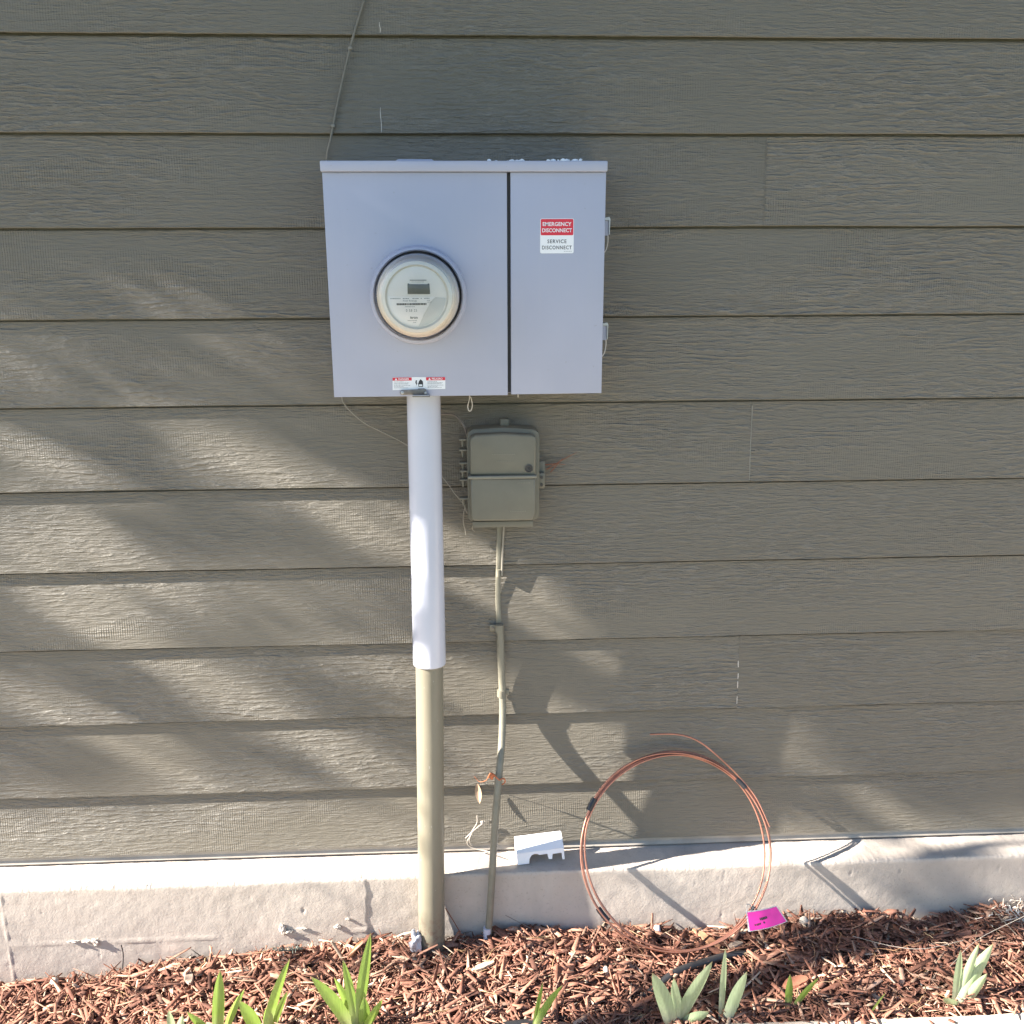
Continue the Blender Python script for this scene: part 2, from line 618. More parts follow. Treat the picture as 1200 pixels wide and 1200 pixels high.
def sheet(name, x0, x1, y0, y1, nx, ny, zf, mat):
    xs = np.linspace(x0, x1, nx)
    ys = np.linspace(y0, y1, ny)
    X, Y = np.meshgrid(xs, ys)
    Zz = zf(X, Y)
    V = np.stack([X, Y, Zz], -1).reshape(-1, 3)
    i = np.arange(nx - 1)[None, :] + np.arange(ny - 1)[:, None] * nx
    i = i.reshape(-1)
    F = np.stack([i, i + 1, i + nx + 1, i + nx], -1)
    me = bpy.data.meshes.new(name)
    me.from_pydata(V.tolist(), [], F.tolist())
    return link(name, me, mat, None, True)


g = sheet('ground', -900, 900, -900, 900, 40, 40, lambda X, Y: X * 0 - 0.22, 'lawn')
g['kind'] = 'structure'
g = sheet('soil_bed', XW0, XW1, -.47, -.03, 200, 24, lambda X, Y: mulch_h(X, Y) - 0.012, 'soil')
g['kind'] = 'structure'
bm = bmesh.new()
xs = np.linspace(-6, 7, 240)
prof = [(-1.6, -.25), (-1.6, -.004), (-.412, -.004), (-.404, -.008), (-.400, -.018), (-.400, -.25)]
rows = []
for x in xs:
    rows.append([bm.verts.new((x, y + (0.004 * fbm(x * 6, y, 0) if y > -1 else 0), z + (0.0015 * fbm(x * 9, y * 3, 4) if z > -.1 else 0))) for y, z in prof])
for a, b in zip(rows, rows[1:]):
    for j in range(len(prof) - 1):
        bm.faces.new((a[j], a[j + 1], b[j + 1], b[j]))
w = from_bm('walkway', bm, 'path', None, auto=40)
w['kind'] = 'structure'

# ------------------------------------------------------------------ house wall: lapped boards, flashing, eave
SP, LAP0 = 0.1778, 1.93
wall = thing('house_wall', 'olive grey house wall of lapped wood-grain boards above a concrete footing', 'wall', (0, 0, 0.16))
box('sheathing', XW0, XW1, 0.006, 0.10, 0.165, 3.3, 'sheath', wall)


def board(x0, x1, zb, zt, seed):
    """one lap board: thick lower edge, upper edge tucked under the board above; edges a little uneven"""
    H = zt - zb
    nx = max(8, int((x1 - x0) / 0.03))
    bm = bmesh.new()
    yb, yt = -0.0118, -0.0024
    rows = []
    for i in range(nx + 1):
        x = (x1 - x0) * i / nx
        X = x0 + x
        e = 0.0011 * fbm(X * 2.3, seed * 3.1, 0.0, 3) + 0.0006 * fbm(X * 17, seed, 2.0, 2)
        bow = 0.0008 * fbm(X * 1.1, seed * 5.7, 9.0, 2)
        prof = [(0.0045, e + 0.0050), (yb + 0.0030 + bow, e + 0.0030), (yb + 0.0022 + bow, e), (yb + bow, e + 0.0012), (yb + (yt - yb) * 0.5 + bow, H * .5),
                (yt + 0.0008 + bow * 0.3, H - 0.0045), (0.0035, H - 0.0038), (0.0038, H + 0.020), (0.0042, H + 0.020)]
        rows.append([bm.verts.new((x, y, z)) for y, z in prof])
    for a, b in zip(rows, rows[1:]):
        for j in range(len(a) - 1):
            bm.faces.new((a[j], b[j], b[j + 1], a[j + 1]))
    bm.faces.new(rows[0])
    bm.faces.new(rows[-1][::-1])
    o = from_bm('siding_board', bm, 'siding', wall, auto=40)
    o.location = (x0, 0, zb - 0.16)
    return o


JX = 0.6232
joints = {2: [-3.0 + .4, JX], 5: [JX, 2.9], 8: [JX, -1.9], 1: [2.3, -1.6], 4: [2.1, -1.75], 7: [1.9, -2.2], 3: [-2.4, 2.6], 6: [-1.6, 2.4], 9: [-2.9, 2.2], 10: [2.5, -1.55]}
row_z = []
z = LAP0 + 6 * SP
k = -8
seedn = 0
while k <= 10:
    zb = LAP0 - k * SP if k < 10 else 0.1785
    zt = LAP0 - (k - 1) * SP
    if zb < 3.25:
        xsj = [XW0] + sorted(joints.get(k, [1.4 + 0.3 * k, -1.2 + .1 * k] if k < 1 else [])) + [XW1]
        for a, b in zip(xsj, xsj[1:]):
            seedn += 1
            board(a + (0.0002 if a != XW0 else 0), b - (0.0002 if b != XW1 else 0), zb, min(zt, 3.25), seedn)
    k += 1


def caulk(pts, r, mat='web'):
    tube('caulk_bead', pts, r, mat, wall, 6)


for kk, segs in ((2, ((.012, .165), )), (5, ((.004, .165),)), (8, ((.012, .03), (.05, .066), (.072, .085), (.10, .115)))):
    zb = LAP0 - kk * SP
    for i, (a, b) in enumerate(segs):
        P = []
        for j in range(9):
            t = a + (b - a) * j / 8
            yy = -0.0118 + 0.0094 * t / SP - 0.0002
            P.append((JX + 0.0012 * fbm(t * 30, kk, 0), yy, zb + t))
        rr = [0.0009 + 0.0007 * abs(fbm(q[2] * 90, 1, kk, 2)) for q in P]
        tube('caulk_bead', P, rr, 'siding' if kk == 2 else ('caulk' if kk == 5 else 'web'), wall, 6)
for (x, za, zb2) in ((-0.1416, 1.934, 1.953), (-0.1455, 1.7535, 1.80)):
    tube('paint_scratch', [(x + 0.0008 * math.sin(i), -0.0118 + (0.0094 * ((zz - 1.93) % SP) / SP) - 0.0001, zz) for i, zz in enumerate(np.linspace(za, zb2, 7))],
         [0.0005, .0009, .001, .0007, .0009, .0006, .0003], 'web', wall, 5)

# flashing strip between the boards and the footing
bm = bmesh.new()
prof = [(0.004, 0.183), (-0.0035, 0.1815), (-0.0042, 0.1690), (-0.0075, 0.1640), (-0.0085, 0.1610), (-0.0060, 0.1595), (-0.0055, 0.1580), (0.004, 0.1560)]
rows = []
for i in range(181):
    x = XW0 + (XW1 - XW0) * i / 180
    wv = 0.0012 * fbm(x * 2.1, 1, 7, 2)
    rows.append([bm.verts.new((x, y + wv, z + 0.0012 * fbm(x * 1.7, 4, 2, 2))) for y, z in prof])
for a, b in zip(rows, rows[1:]):
    for j in range(len(prof) - 1):
        bm.faces.new((a[j], b[j], b[j + 1], a[j + 1]))
from_bm('wall_flashing', bm, 'flash', wall, auto=30)
# unseen eave above the picture, placed to shade the upper wall
box('soffit', XW0 - 1, XW1 + 1, -0.47, 0.10, 3.275, 3.29, 'soffit', wall)
box('fascia_board', XW0 - 1, XW1 + 1, -0.50, -0.47, 3.25, 3.44, 'trim', wall, 0.002)
bm = bmesh.new()
for sx in (0,):
    vs = [bm.verts.new(p) for p in ((XW0 - 1, -.52, 3.43), (XW1 + 1, -.52, 3.43), (XW1 + 1, .6, 3.92), (XW0 - 1, .6, 3.92),
                                    (XW0 - 1, -.52, 3.46), (XW1 + 1, -.52, 3.46), (XW1 + 1, .6, 3.95), (XW0 - 1, .6, 3.95))]
    for f in ((0, 1, 2, 3), (4, 5, 6, 7), (0, 1, 5, 4), (2, 3, 7, 6), (1, 2, 6, 5), (0, 3, 7, 4)):
        bm.faces.new([vs[i] for i in f])
from_bm('roof', bm, 'soffit', wall)

# ------------------------------------------------------------------ concrete footing
LZ = 0.1545
FY = -0.096


def footing():
    bm = bmesh.new()
    xs = list(np.linspace(XW0, -1.35, 50)) + list(np.linspace(-1.345, 1.65, 1000)) + list(np.linspace(1.66, XW1, 50))
    tz = [(-0.30, 0), (-0.2, 0)] + [(z, 0) for z in np.linspace(-0.12, LZ - 0.008, 46)]
    rows = []
    for x in xs:
        col = []
        seam = 0.0
        for sx, wd, am in ((-0.2306, 0.0018, 0.0004), (0.5915, 0.0025, -0.0005), (-1.0404, 0.002, 0.0018)):
            seam += am * math.exp(-((x - sx) / wd) ** 2)
        step = 0.0
        edge = 0.0012 * fbm(x * 26, 0, 1, 4) + 0.0048 * fbm(x * 210, 3, 1, 2)
        for zz, _ in tz:
            n = 0.0012 * fbm(x * 4, 0.3, zz * 6, 4) + 0.0005 * fbm(x * 44, 1.3, zz * 48, 5)
            sm = seam * (0.55 + 0.9 * fbm(x * 20, 7, zz * 35, 2))
            step = -0.0009 * math.tanh((x + 0.2306 + 0.006 * fbm(3, 1, zz * 30, 3)) / 0.0012)
            rz = 0.0
            if -1.05 < x < -0.2306:
                rz = 0.0028 * math.exp(-((zz - (0.012 + 0.02 * (x + .6) * .6 + 0.004 * fbm(x * 9, 0, 0, 2))) / 0.0028) ** 2) * max(0, 0.5 + 1.3 * fbm(x * 7, 5, 5, 2))
            pit = 0.0
            pv = noise.noise(Vector((x * 60, 2.0, zz * 60)))
            if pv > 0.66:
                pit = (pv - 0.66) * 0.016
            zc = 0.0
            if zz > LZ - 0.02:
                zc = edge * (zz - LZ + 0.02) / 0.02
            col.append((x, FY + 0.006 * (zz - LZ) / 0.2 * -1 - n - sm - rz - step + pit, zz + zc))
        n = fbm(x * 30, 0, 9, 3) * 0.0008
        col.append((x, FY + 0.0012 - n - step, LZ - 0.0012 + edge))
        col.append((x, FY + 0.004 + 0.0025 * fbm(x * 90, 2, 2, 3), LZ + 0.5 * edge))
        for y in (-0.08, -0.07, -0.06, -0.05, -0.04, -0.03, -0.02, -0.01, 0.0, 0.02):
            col.append((x, y, LZ + 0.0016 * fbm(x * 22, y * 22, 3, 4) + 0.0008 * fbm(x * 90, y * 90, 1, 2)))
        rows.append([bm.verts.new(c) for c in col])
    for a, b in zip(rows, rows[1:]):
        for j in range(len(a) - 1):
            bm.faces.new((a[j], b[j], b[j + 1], a[j + 1]))
    return from_bm('concrete_footing', bm, 'conc', None, smooth=True)


foot = tag(footing(), 'rough pale concrete footing with a sunlit ledge under the siding', 'foundation')


def lump(name, cx, cy, cz, rx, ry, rz, mat, parent, seed, sub=3, amp=0.45):
    bm = bmesh.new()
    bmesh.ops.create_icosphere(bm, subdivisions=sub, radius=1.0)
    for v in bm.verts:
        d = 1 + amp * fbm(v.co.x * 1.6 + seed, v.co.y * 1.6, v.co.z * 1.6, 3)
        v.co = Vector((cx + v.co.x * rx * d, cy + v.co.y * ry * d, cz + v.co.z * rz * d))
    return from_bm(name, bm, mat, parent, smooth=True)


for i, (x, z, rx, rz) in enumerate(((-0.845, 0.014, .009, .007), (-0.862, 0.016, .010, .003), (-0.425, 0.030, .005, .011), (-0.412, 0.022, .009, .004),
                                    (-0.30, 0.030, .007, .005), (-0.275, 0.05, .005, .002), (-0.895, 0.017, .012, .002), (-0.38, 0.030, .010, .002))):
    lump('concrete_lump', x, FY - 0.0005, z, rx, 0.0026, rz, 'conc', foot, i * 3.7, 4, 0.9)

# ------------------------------------------------------------------ electrical panel
pan = thing('electrical_panel', 'large pale grey metal electrical panel mounted on the siding, with meter socket and door', 'electrical panel', (0.015, -0.08, 1.256))
box('enclosure', -0.2440, 0.2755, -0.150, -0.012, 1.2585, 1.668, 'box', pan, 0.002)
prism('meter_cover', [(-0.2425, 1.2556), (0.0931, 1.2560), (0.0931, 1.6690), (-0.2455, 1.6690)], -0.1505, -0.1655, 'box', pan, 0.0018)
prism('breaker_door', [(0.0996, 1.2574), (0.2762, 1.2582), (0.2775, 1.6690), (0.0996, 1.6690)], -0.1505, -0.1660, 'box', pan, 0.0018)
box('door_gap', 0.0931, 0.0996, -0.1530, -0.1508, 1.260, 1.668, 'gasket', pan)  # dark strip standing in for the shade inside the gap
box('rain_cap', -0.2478, 0.2790, -0.1735, -0.012, 1.6695, 1.6885, 'box', pan, 0.0022)
prism('hub_plate', [(-0.118, 1.6888), (-0.036, 1.6888), (-0.046, 1.6945), (-0.108, 1.6945)], -0.03, -0.13, 'box', pan, 0.001)
MX, MZ = -0.0752, 1.4475
lathe('meter_ring', [(0.0775, -0.166), (0.0905, -0.166), (0.0912, -0.172), (0.0900, -0.182), (0.0872, -0.1865), (0.0838, -0.1872), (0.0815, -0.184), (0.0808, -0.174), (0.0775, -0.172)], MX, MZ, 'box', pan, 96)
for z in (1.59, 1.55, 1.44):
    lathe('hinge_rivet', [(0.0, -0.098), (0.003, -0.097), (0.004, -0.094), (0.004, -0.090), (0.0, -0.09)], -0.2455, z, 'steel', pan, 12)


def latch(ztop, n):
    # bent steel clip on the right flank of the door with a wire seal below
    bm = bmesh.new()
    y0, y1 = -0.135, -0.112
    prof = [(0.2765, ztop), (0.2895, ztop + 0.002), (0.2915, ztop - 0.002), (0.2905, ztop - 0.030), (0.2890, ztop - 0.031), (0.2892, ztop - 0.004), (0.2765, ztop - 0.004)]
    f = [bm.verts.new((x, y0, z)) for x, z in prof]
    b = [bm.verts.new((x, y1, z)) for x, z in prof]
    bm.faces.new(f)
    bm.faces.new(b[::-1])
    for i in range(len(prof)):
        j = (i + 1) % len(prof)
        bm.faces.new((f[i], b[i], b[j], f[j]))
    o = from_bm('latch', bm, 'steel', pan)
    box('latch_plate', 0.2760, 0.2885, -0.132, -0.128, ztop - 0.032, ztop - 0.005, 'box', o)
    tube('seal_wire', spline([(0.2885, -0.125, ztop - 0.03), (0.2885, -0.126, ztop - 0.044), (0.2855, -0.127, ztop - 0.058), (0.2795, -0.128, ztop - 0.066)], 5), 0.0011, 'web', o, 6)
    tube('latch_screw', [(0.2755, -0.122, ztop + 0.008), (0.2815, -0.122, ztop + 0.008)], 0.0028, 'steel', o, 8)


latch(1.588, 0)
latch(1.390, 1)

# emergency disconnect sticker
st = prism('disconnect_sticker', rrect(0.1550, 0.2182, 1.5234, 1.5866, 0.003), -0.1661, -0.1665, 'paper', pan)
st['label'] = 'red and white EMERGENCY DISCONNECT sticker'
prism('red_band', rrect(0.1560, 0.2172, 1.5562, 1.5856, 0.0022), -0.1664, -0.1667, 'red', st)
text('lettering', 'EMERGENCY', 0.1866, 1.5765, 0.0540, 0.0072, -0.1669, 'paper', st, 0.018)
text('lettering', 'DISCONNECT', 0.1866, 1.5652, 0.0560, 0.0072, -0.1669, 'paper', st, 0.018)
text('lettering', 'SERVICE', 0.1866, 1.5452, 0.0360, 0.0068, -0.1667, 'ink', st, 0.012, 1.15)
text('lettering', 'DISCONNECT', 0.1866, 1.5340, 0.0560, 0.0068, -0.1667, 'ink', st, 0.012, 1.15)
bars('small_print', [(0.200 + i * 0.0031, 0.2022 + i * 0.0031, 1.5266, 1.5274) for i in range(5)], -0.1667, 'greyink', st)

# two-language danger label under the meter
dl = prism('danger_label', [(-0.1298, 1.2684), (-0.0281, 1.2696), (-0.0276, 1.2928), (-0.1292, 1.2932)], -0.1657, -0.1660, 'paper', pan)
dl['label'] = 'small white danger label with two red headers'
for x0, word in ((-0.1292, 'DANGER'), (-0.0648, 'PELIGRO')):
    h = bars('red_header', [(x0, x0 + 0.0368, 1.2866, 1.2926)], -0.1662, 'red', dl)
    text('lettering', word, x0 + 0.0215, 1.2896, 0.0205, 0.0037, -0.1664, 'paper', dl, 0.02)
    bm = bmesh.new()
    bm.faces.new([bm.verts.new(p) for p in ((x0 + 0.0042, -0.1664, 1.2874), (x0 + 0.0092, -0.1664, 1.2874), (x0 + 0.0067, -0.1664, 1.2919))])
    from_bm('warning_triangle', bm, 'paper', dl)
    rc = []
    for r, zz in enumerate((1.2838, 1.2815, 1.2796, 1.2768, 1.2745, 1.2722)):
        xx = x0 + 0.0025
        endx = x0 + 0.0335 - (0.012 if r in (0, 4) else 0.002 * (r % 3))
        while xx < endx:
            wl = random.uniform(0.0012, 0.0034)
            rc.append((xx, min(xx + wl, endx), zz, zz + 0.0009))
            xx += wl + 0.0008
    bars('small_print', rc, -0.1662, 'greyink', dl)
# pictogram: hand and shock mark
bm = bmesh.new()
HX, HZ = -0.0755, 1.2800
hand = [(-.004, -.006), (.004, -.006), (.0048, .0), (.0044, .005), (.0030, .0055), (.0026, .0072), (.0012, .0075), (.0004, .0088), (-.0010, .0082),
        (-.0014, .0066), (-.0028, .0062), (-.0036, .0030), (-.0048, .0008)]
bm.faces.new([bm.verts.new((HX + x, -0.1662, HZ + z)) for x, z in hand])
bm.faces.new([bm.verts.new((HX - 0.0095 + x, -0.1662, HZ + 0.002 + z)) for x, z in ((0, .0045), (.003, .0052), (.0016, .0005), (.0034, .0002), (.0008, -.0058), (.0009, -.0012), (-.0006, -.001))])
from_bm('pictogram', bm, 'ink', dl)
bars('pictogram_ground', [(HX - .003, HX + .003, HZ - .0045, HZ - .001)], -0.1664, 'paper', dl)
# sealing hasp across the lower edge of the cover
ha = prism('sealing_hasp', [(-0.1145, 1.2602), (-0.1105, 1.2592), (-0.0690, 1.2605), (-0.0655, 1.2612), (-0.0650, 1.2695), (-0.0690, 1.2715), (-0.0800, 1.2712), (-0.0815, 1.2698),
                            (-0.1090, 1.2688), (-0.1135, 1.2680), (-0.1160, 1.2640)], -0.1665, -0.1695, 'dull', pan, 0.0008)
lathe('hasp_screw', [(0, -0.1712), (0.0018, -0.1712), (0.0032, -0.1706), (0.0034, -0.1695)], -0.1110, 1.2638, 'steel', ha, 14)
lathe('seal_bolt', [(0, -0.1750), (0.0022, -0.1746), (0.0032, -0.172), (0.0032, -0.168)], -0.0662, 1.2628, 'steel', ha, 14)
box('hasp_tongue', -0.0905, -0.0590, -0.1800, -0.1665, 1.2578, 1.2598, 'steel', ha, 0.0008)
box('tongue_outline', -0.0912, -0.0583, -0.1790, -0.1660, 1.2564, 1.2577, 'gasket', ha)  # dark strip along the underside of the tongue

# white crumbs on the cap
bm = bmesh.new()
for i in range(60):
    x = random.choice((random.uniform(0.06, 0.275), random.gauss(0.185, 0.02), random.gauss(0.215, 0.012), random.gauss(0.11, 0.01)))
    s = random.uniform(0.001, 0.0030)
    mat4 = Matrix.Translation((x, random.uniform(-0.168, -0.12), 1.6886 + s * 0.5)) @ Matrix.Diagonal((random.uniform(1, 2.5), 1.2, 1.0, 1))
    bmesh.ops.create_icosphere(bm, subdivisions=1, radius=s, matrix=mat4)
for v in bm.verts:
    v.co += Vector((fbm(v.co.x * 300, v.co.z * 300, 1, 2), fbm(v.co.x * 300, 4, v.co.z * 300, 2), 0.6 * fbm(v.co.x * 280, v.co.y * 280, 3, 2))) * 0.001
tag(from_bm('white_crumbs', bm, 'snow', None), 'white crumbs scattered on top of the grey electrical panel', 'crumbs', kind='stuff')

# ------------------------------------------------------------------ electric meter in the socket
met = thing('electric_meter', 'round electric meter with cream body and clear cover in the panel socket', 'electric meter', (MX, -0.175, MZ))
lathe('base_ring', [(0.0, -0.167), (0.0806, -0.167), (0.0806, -0.1765), (0.0785, -0.1785), (0.072, -0.1785), (0.071, -0.1675)], MX, MZ, 'gasket', met, 96)
lathe('inner_body', [(0.0768, -0.168), (0.0766, -0.192), (0.0738, -0.196), (0.0732, -0.214), (0.0708, -0.218), (0.0700, -0.234), (0.0655, -0.236), (0.0640, -0.247), (0.0575, -0.2475), (0.0545, -0.243), (0.0535, -0.2425)], MX, MZ, 'cream', met, 96)
face = lathe('faceplate', [(0.0, -0.2435), (0.0540, -0.2435), (0.0545, -0.240)], MX, MZ, 'face', met, 72)


def circ_clip(pts, r):
    out = []
    for x, z in pts:
        d = math.hypot(x, z)
        k = min(1.0, r / d) if d > 0 else 1
        out.append((x * k, z * k))
    return out


FYM = -0.2440
# nameplate: white lower-left field, grey lower-right field
pl = [(-0.0525, 0.0015)] + [(0.052 * math.cos(a), 0.052 * math.sin(a)) for a in np.linspace(math.radians(184), math.radians(272), 14)] + [(0.0120, -0.030), (0.0245, -0.0080), (0.0330, 0.0005)]
bm = bmesh.new()
bm.faces.new([bm.verts.new((MX + x, FYM, MZ + z)) for x, z in pl])
npl = from_bm('nameplate', bm, 'plate', face)
gr = [(0.0020, -0.0515)] + [(0.052 * math.cos(a), 0.052 * math.sin(a)) for a in np.linspace(math.radians(275), math.radians(358), 14)] + [(0.0340, -0.0005), (0.0250, -0.0090), (0.0125, -0.031)]
bm = bmesh.new()
bm.faces.new([bm.verts.new((MX + x, FYM - 0.0001, MZ + z)) for x, z in gr])
from_bm('side_field', bm, 'facegrey', face)
disp = prism('display', [(MX - 0.0165, MZ + 0.0055), (MX + 0.0240, MZ + 0.0052), (MX + 0.0232, MZ + 0.0235), (MX + 0.0205, MZ + 0.0240), (MX + 0.0195, MZ + 0.0228), (MX - 0.0130, MZ + 0.0230), (MX - 0.0140, MZ + 0.0242), (MX - 0.0165, MZ + 0.0238)], -0.2436, -0.2450, 'lcd', face, 0.0004)
rc = []
xx = -0.012
while xx < 0.018:
    wl = random.uniform(0.001, 0.0026)
    rc.append((MX + xx, MX + xx + wl, MZ + 0.0290, MZ + 0.0308))
    xx += wl + 0.0004
xx = -0.009
while xx < 0.012:
    wl = random.uniform(0.001, 0.002)
    rc.append((MX + xx, MX + xx + wl, MZ + 0.0264, MZ + 0.0270))
    xx += wl + 0.0005
xx = -0.048
while xx < 0.022:
    wl = random.uniform(0.001, 0.003)
    if random.random() < 0.75:
        rc.append((MX + xx, MX + xx + wl, MZ - 0.0032, MZ - 0.0018))
    xx += wl + 0.0007
for zz, a, b in ((-0.0175, -.022, -.006), (-0.0425, -.018, -.001), (-0.046, -.008, -.004), (-0.0065, .018, .024), (-0.0095, .019, .025)):
    xx = a
    while xx < b:
        wl = random.uniform(0.0008, 0.0022)
        rc.append((MX + xx, MX + xx + wl, MZ + zz, MZ + zz + 0.0009))
        xx += wl + 0.0006
bars('small_print', rc, -0.2443, 'greyink', face)['kind'] = 'stuff'
rc = []
xx = -0.037
while xx < 0.016:
    wl = random.choice((0.0004, 0.0007, 0.0011, 0.0015))
    rc.append((MX + xx, MX + xx + wl, MZ - 0.0142, MZ - 0.0108))
    xx += wl + random.choice((0.0003, 0.0004, 0.0007))
bars('barcode', rc, -0.2443, 'ink', face)
text('lettering', 'Xcel Energy', MX - 0.0130, MZ - 0.0068, 0.0260, 0.0036, -0.2443, 'greyink', face, 0.008)
text('lettering', '0 58 25', MX - 0.0105, MZ - 0.0238, 0.0200, 0.0048, -0.2443, 'greyink', face, 0.0, 1.2)
text('lettering', 'itron', MX - 0.0065, MZ - 0.0365, 0.0135, 0.0046, -0.2443, 'ink', face, 0.01)
lathe('glass_cover', [(0.0788, -0.179), (0.0790, -0.186), (0.0780, -0.189), (0.0772, -0.215), (0.0756, -0.238), (0.0715, -0.255), (0.0660, -0.2615), (0.0600, -0.2645), (0.0560, -0.2635), (0.0300, -0.2640), (0.0, -0.2642)], MX, MZ, 'clear', met, 96)

# ------------------------------------------------------------------ riser pipe
ris = thing('riser_pipe', 'thick two-tone conduit pipe running from the panel down into the mulch', 'pipe', (-0.085, -0.13, 0.0))
top, midp, bot = Vector((-0.0727, -0.105, 1.262)), Vector((-0.0736, -0.118, 0.6800)), Vector((-0.0850, -0.130, -0.06))
ax = (midp - top).normalized()
tube('upper_sleeve', [top, top + (midp - top) * .5, midp - ax * 0.0035, midp - ax * 0.0012, midp], [0.0336, 0.0340, 0.0348, 0.0345, 0.0333], 'pvc', ris, 48)
up = ris.children[0]
up['label'] = 'pale lavender grey upper sleeve'
lo = tube('lower_pipe', [midp + Vector((0, 0, 0.03)), midp + (bot - midp) * .4, bot], [0.0292, 0.0294, 0.0296], 'pipe', ris, 48)
lo['label'] = 'khaki painted lower pipe'
lump('paint_peel', -0.1135, -0.146, 0.028, 0.006, 0.006, 0.016, 'foil', lo, 4.0, 3, 0.7)
cr = lump('crumpled_tape', -0.118, -0.150, 0.022, 0.013, 0.011, 0.026, 'foil', None, 9.0, 3, 1.0)
tag(cr, 'crumpled grey scrap stuck at the foot of the riser pipe', 'scrap')

# ------------------------------------------------------------------ small telephone box
tel = thing('utility_box', 'small olive plastic utility box with hinged cover below the panel', 'utility box', (0.088, -0.03, 0.964))
out_b = [(0.0135, 0.9830), (0.0180, 0.9770), (0.0260, 0.9760), (0.1500, 0.9745), (0.1590, 0.9790), (0.1625, 0.9870), (0.1630, 1.1500), (0.1600, 1.1640), (0.1500, 1.1700), (0.0880, 1.1745), (0.0260, 1.1715), (0.0160, 1.1650), (0.0130, 1.1520)]
prism('back_case', [(0.088 + (x - 0.088) * 1.01, z) for x, z in out_b], -0.012, -0.058, 'tel', tel, 0.002)
prism('upper_cover', [(0.0185, 1.0790), (0.1545, 1.0770), (0.1560, 1.1490), (0.1540, 1.1570), (0.1470, 1.1620), (0.0880, 1.1660), (0.0290, 1.1635), (0.0205, 1.1590), (0.0178, 1.1510)], -0.0575, -0.080, 'tel', tel, 0.005, 3)
prism('lower_cover', [(0.0180, 1.0735), (0.1545, 1.0715), (0.1540, 0.9930), (0.1480, 0.9800), (0.0260, 0.9805), (0.0185, 0.9870)], -0.0575, -0.082, 'tel', tel, 0.005, 3)
box('cover_rib', 0.0130, 0.1560, -0.0865, -0.056, 1.0718, 1.0782, 'telrib', tel, 0.002)
box('bottom_lip', 0.0230, 0.1500, -0.066, -0.014, 0.9630, 0.9760, 'tel', tel, 0.0015)
lk = lathe('lock_socket', [(0.0078, -0.0795), (0.0082, -0.0818), (0.0070, -0.0822), (0.0062, -0.0815), (0.0060, -0.0803), (0.0, -0.0803)], 0.1400, 1.0920, 'gasket', tel, 24)
lathe('hole_disc', [(0.0030, -0.0803), (0.0028, -0.0812), (0.0, -0.0812)], 0.1405, 1.0915, 'hose', lk, 16)  # black disc standing in for the shaded hole of the socket
box('mounting_ear', 0.1570, 0.1775, -0.034, -0.024, 1.0380, 1.0980, 'tel', tel, 0.003)
box('ear_block', 0.1600, 0.1760, -0.052, -0.034, 1.0440, 1.0760, 'tel', tel, 0.003)
for z in (1.0665, 1.0505):
    lathe('ear_screw', [(0.0036, -0.0523), (0.0034, -0.0536), (0.0, -0.0536)], 0.1685, z, 'gasket', tel, 14)
box('top_ear', 0.083, 0.102, -0.030, -0.014, 1.168, 1.188, 'tel', tel, 0.003)
for z in (1.148, 1.126, 1.098, 1.081, 1.062, 1.022):
    hc = box('hinge_clip', -0.0035, 0.0145, -0.050, -0.030, z - 0.002, z + 0.002, 'telrib', tel, 0.001)
    tube('hinge_pin', [(0.004, -0.04, z - 0.002), (0.004, -0.04, z - 0.016)], [0.0035, 0.0022], 'telrib', hc, 8)
rc = []
for z, n in ((1.1215, 14), (1.1060, 9), (1.0610, 8), (1.0005, 10)):
    for i in range(n):
        x = (0.088 if n > 8 else 0.13) + (i - n / 2) * 0.0034 + (0.03 if z < 1.01 else 0)
        rc.append((x, x + 0.0022, z, z + 0.0022))
bm = bmesh.new()
for x0, x1, z0, z1 in rc:
    bmesh.ops.create_cube(bm, size=1.0, matrix=Matrix.Translation(((x0 + x1) / 2, -0.0803 if z0 > 1.07 else -0.0822, (z0 + z1) / 2)) @ Matrix.Diagonal((x1 - x0, 0.0006, z1 - z0, 1)))
from_bm('embossed_lettering', bm, 'telrib', tel)['kind'] = 'stuff'

# ------------------------------------------------------------------ thin cable conduit beside it
con = thing('cable_conduit', 'thin olive cable conduit dropping from the small box to the mulch', 'conduit', (0.05, -0.06, 0.0))
cpts = [(0.0802, -0.0215, 0.7182), (0.0816, -0.0215, 0.6515), (0.0848, -0.0225, 0.5448), (0.0827, -0.041, 0.4785), (0.0786, -0.063, 0.4352), (0.0716, -0.086, 0.3826), (0.0648, -0.1, 0.3062), (0.0581, -0.108, 0.2146), (0.0557, -0.112, 0.1738), (0.0489, -0.115, 0.0658), (0.0433, -0.118, -0.0036)]
tube('pipe', spline(cpts, 8), 0.0080, 'cond', con, 16)
fl = tube('flat_cable', spline([(0.0812, -0.015, 0.975), (0.0795, -0.0150, 0.890), (0.0770, -0.0150, 0.820), (0.0765, -0.0150, 0.780), (0.0782, -0.0160, 0.730)], 6), 0.0060, 'cond', con, 14)
for v in fl.data.vertices:      # a flattened cable lying close on the boards
    face_y = -0.0118 + 0.0094 * ((v.co.z - 0.6854) % SP) / SP
    v.co.y = min(face_y, -0.0075) - 0.0016 + (v.co.y + 0.0150) * 0.38
tube('inner_cable', spline([(0.0905, -0.020, 0.965), (0.0890, -0.016, 0.93), (0.0868, -0.0145, 0.88), (0.0850, -0.0145, 0.84)], 6), 0.0024, 'cable', con, 8)
tube('end_sleeve', [(0.0428, -0.1178, 0.030), (0.0418, -0.1184, -0.03)], 0.0092, 'pvc', con, 14)
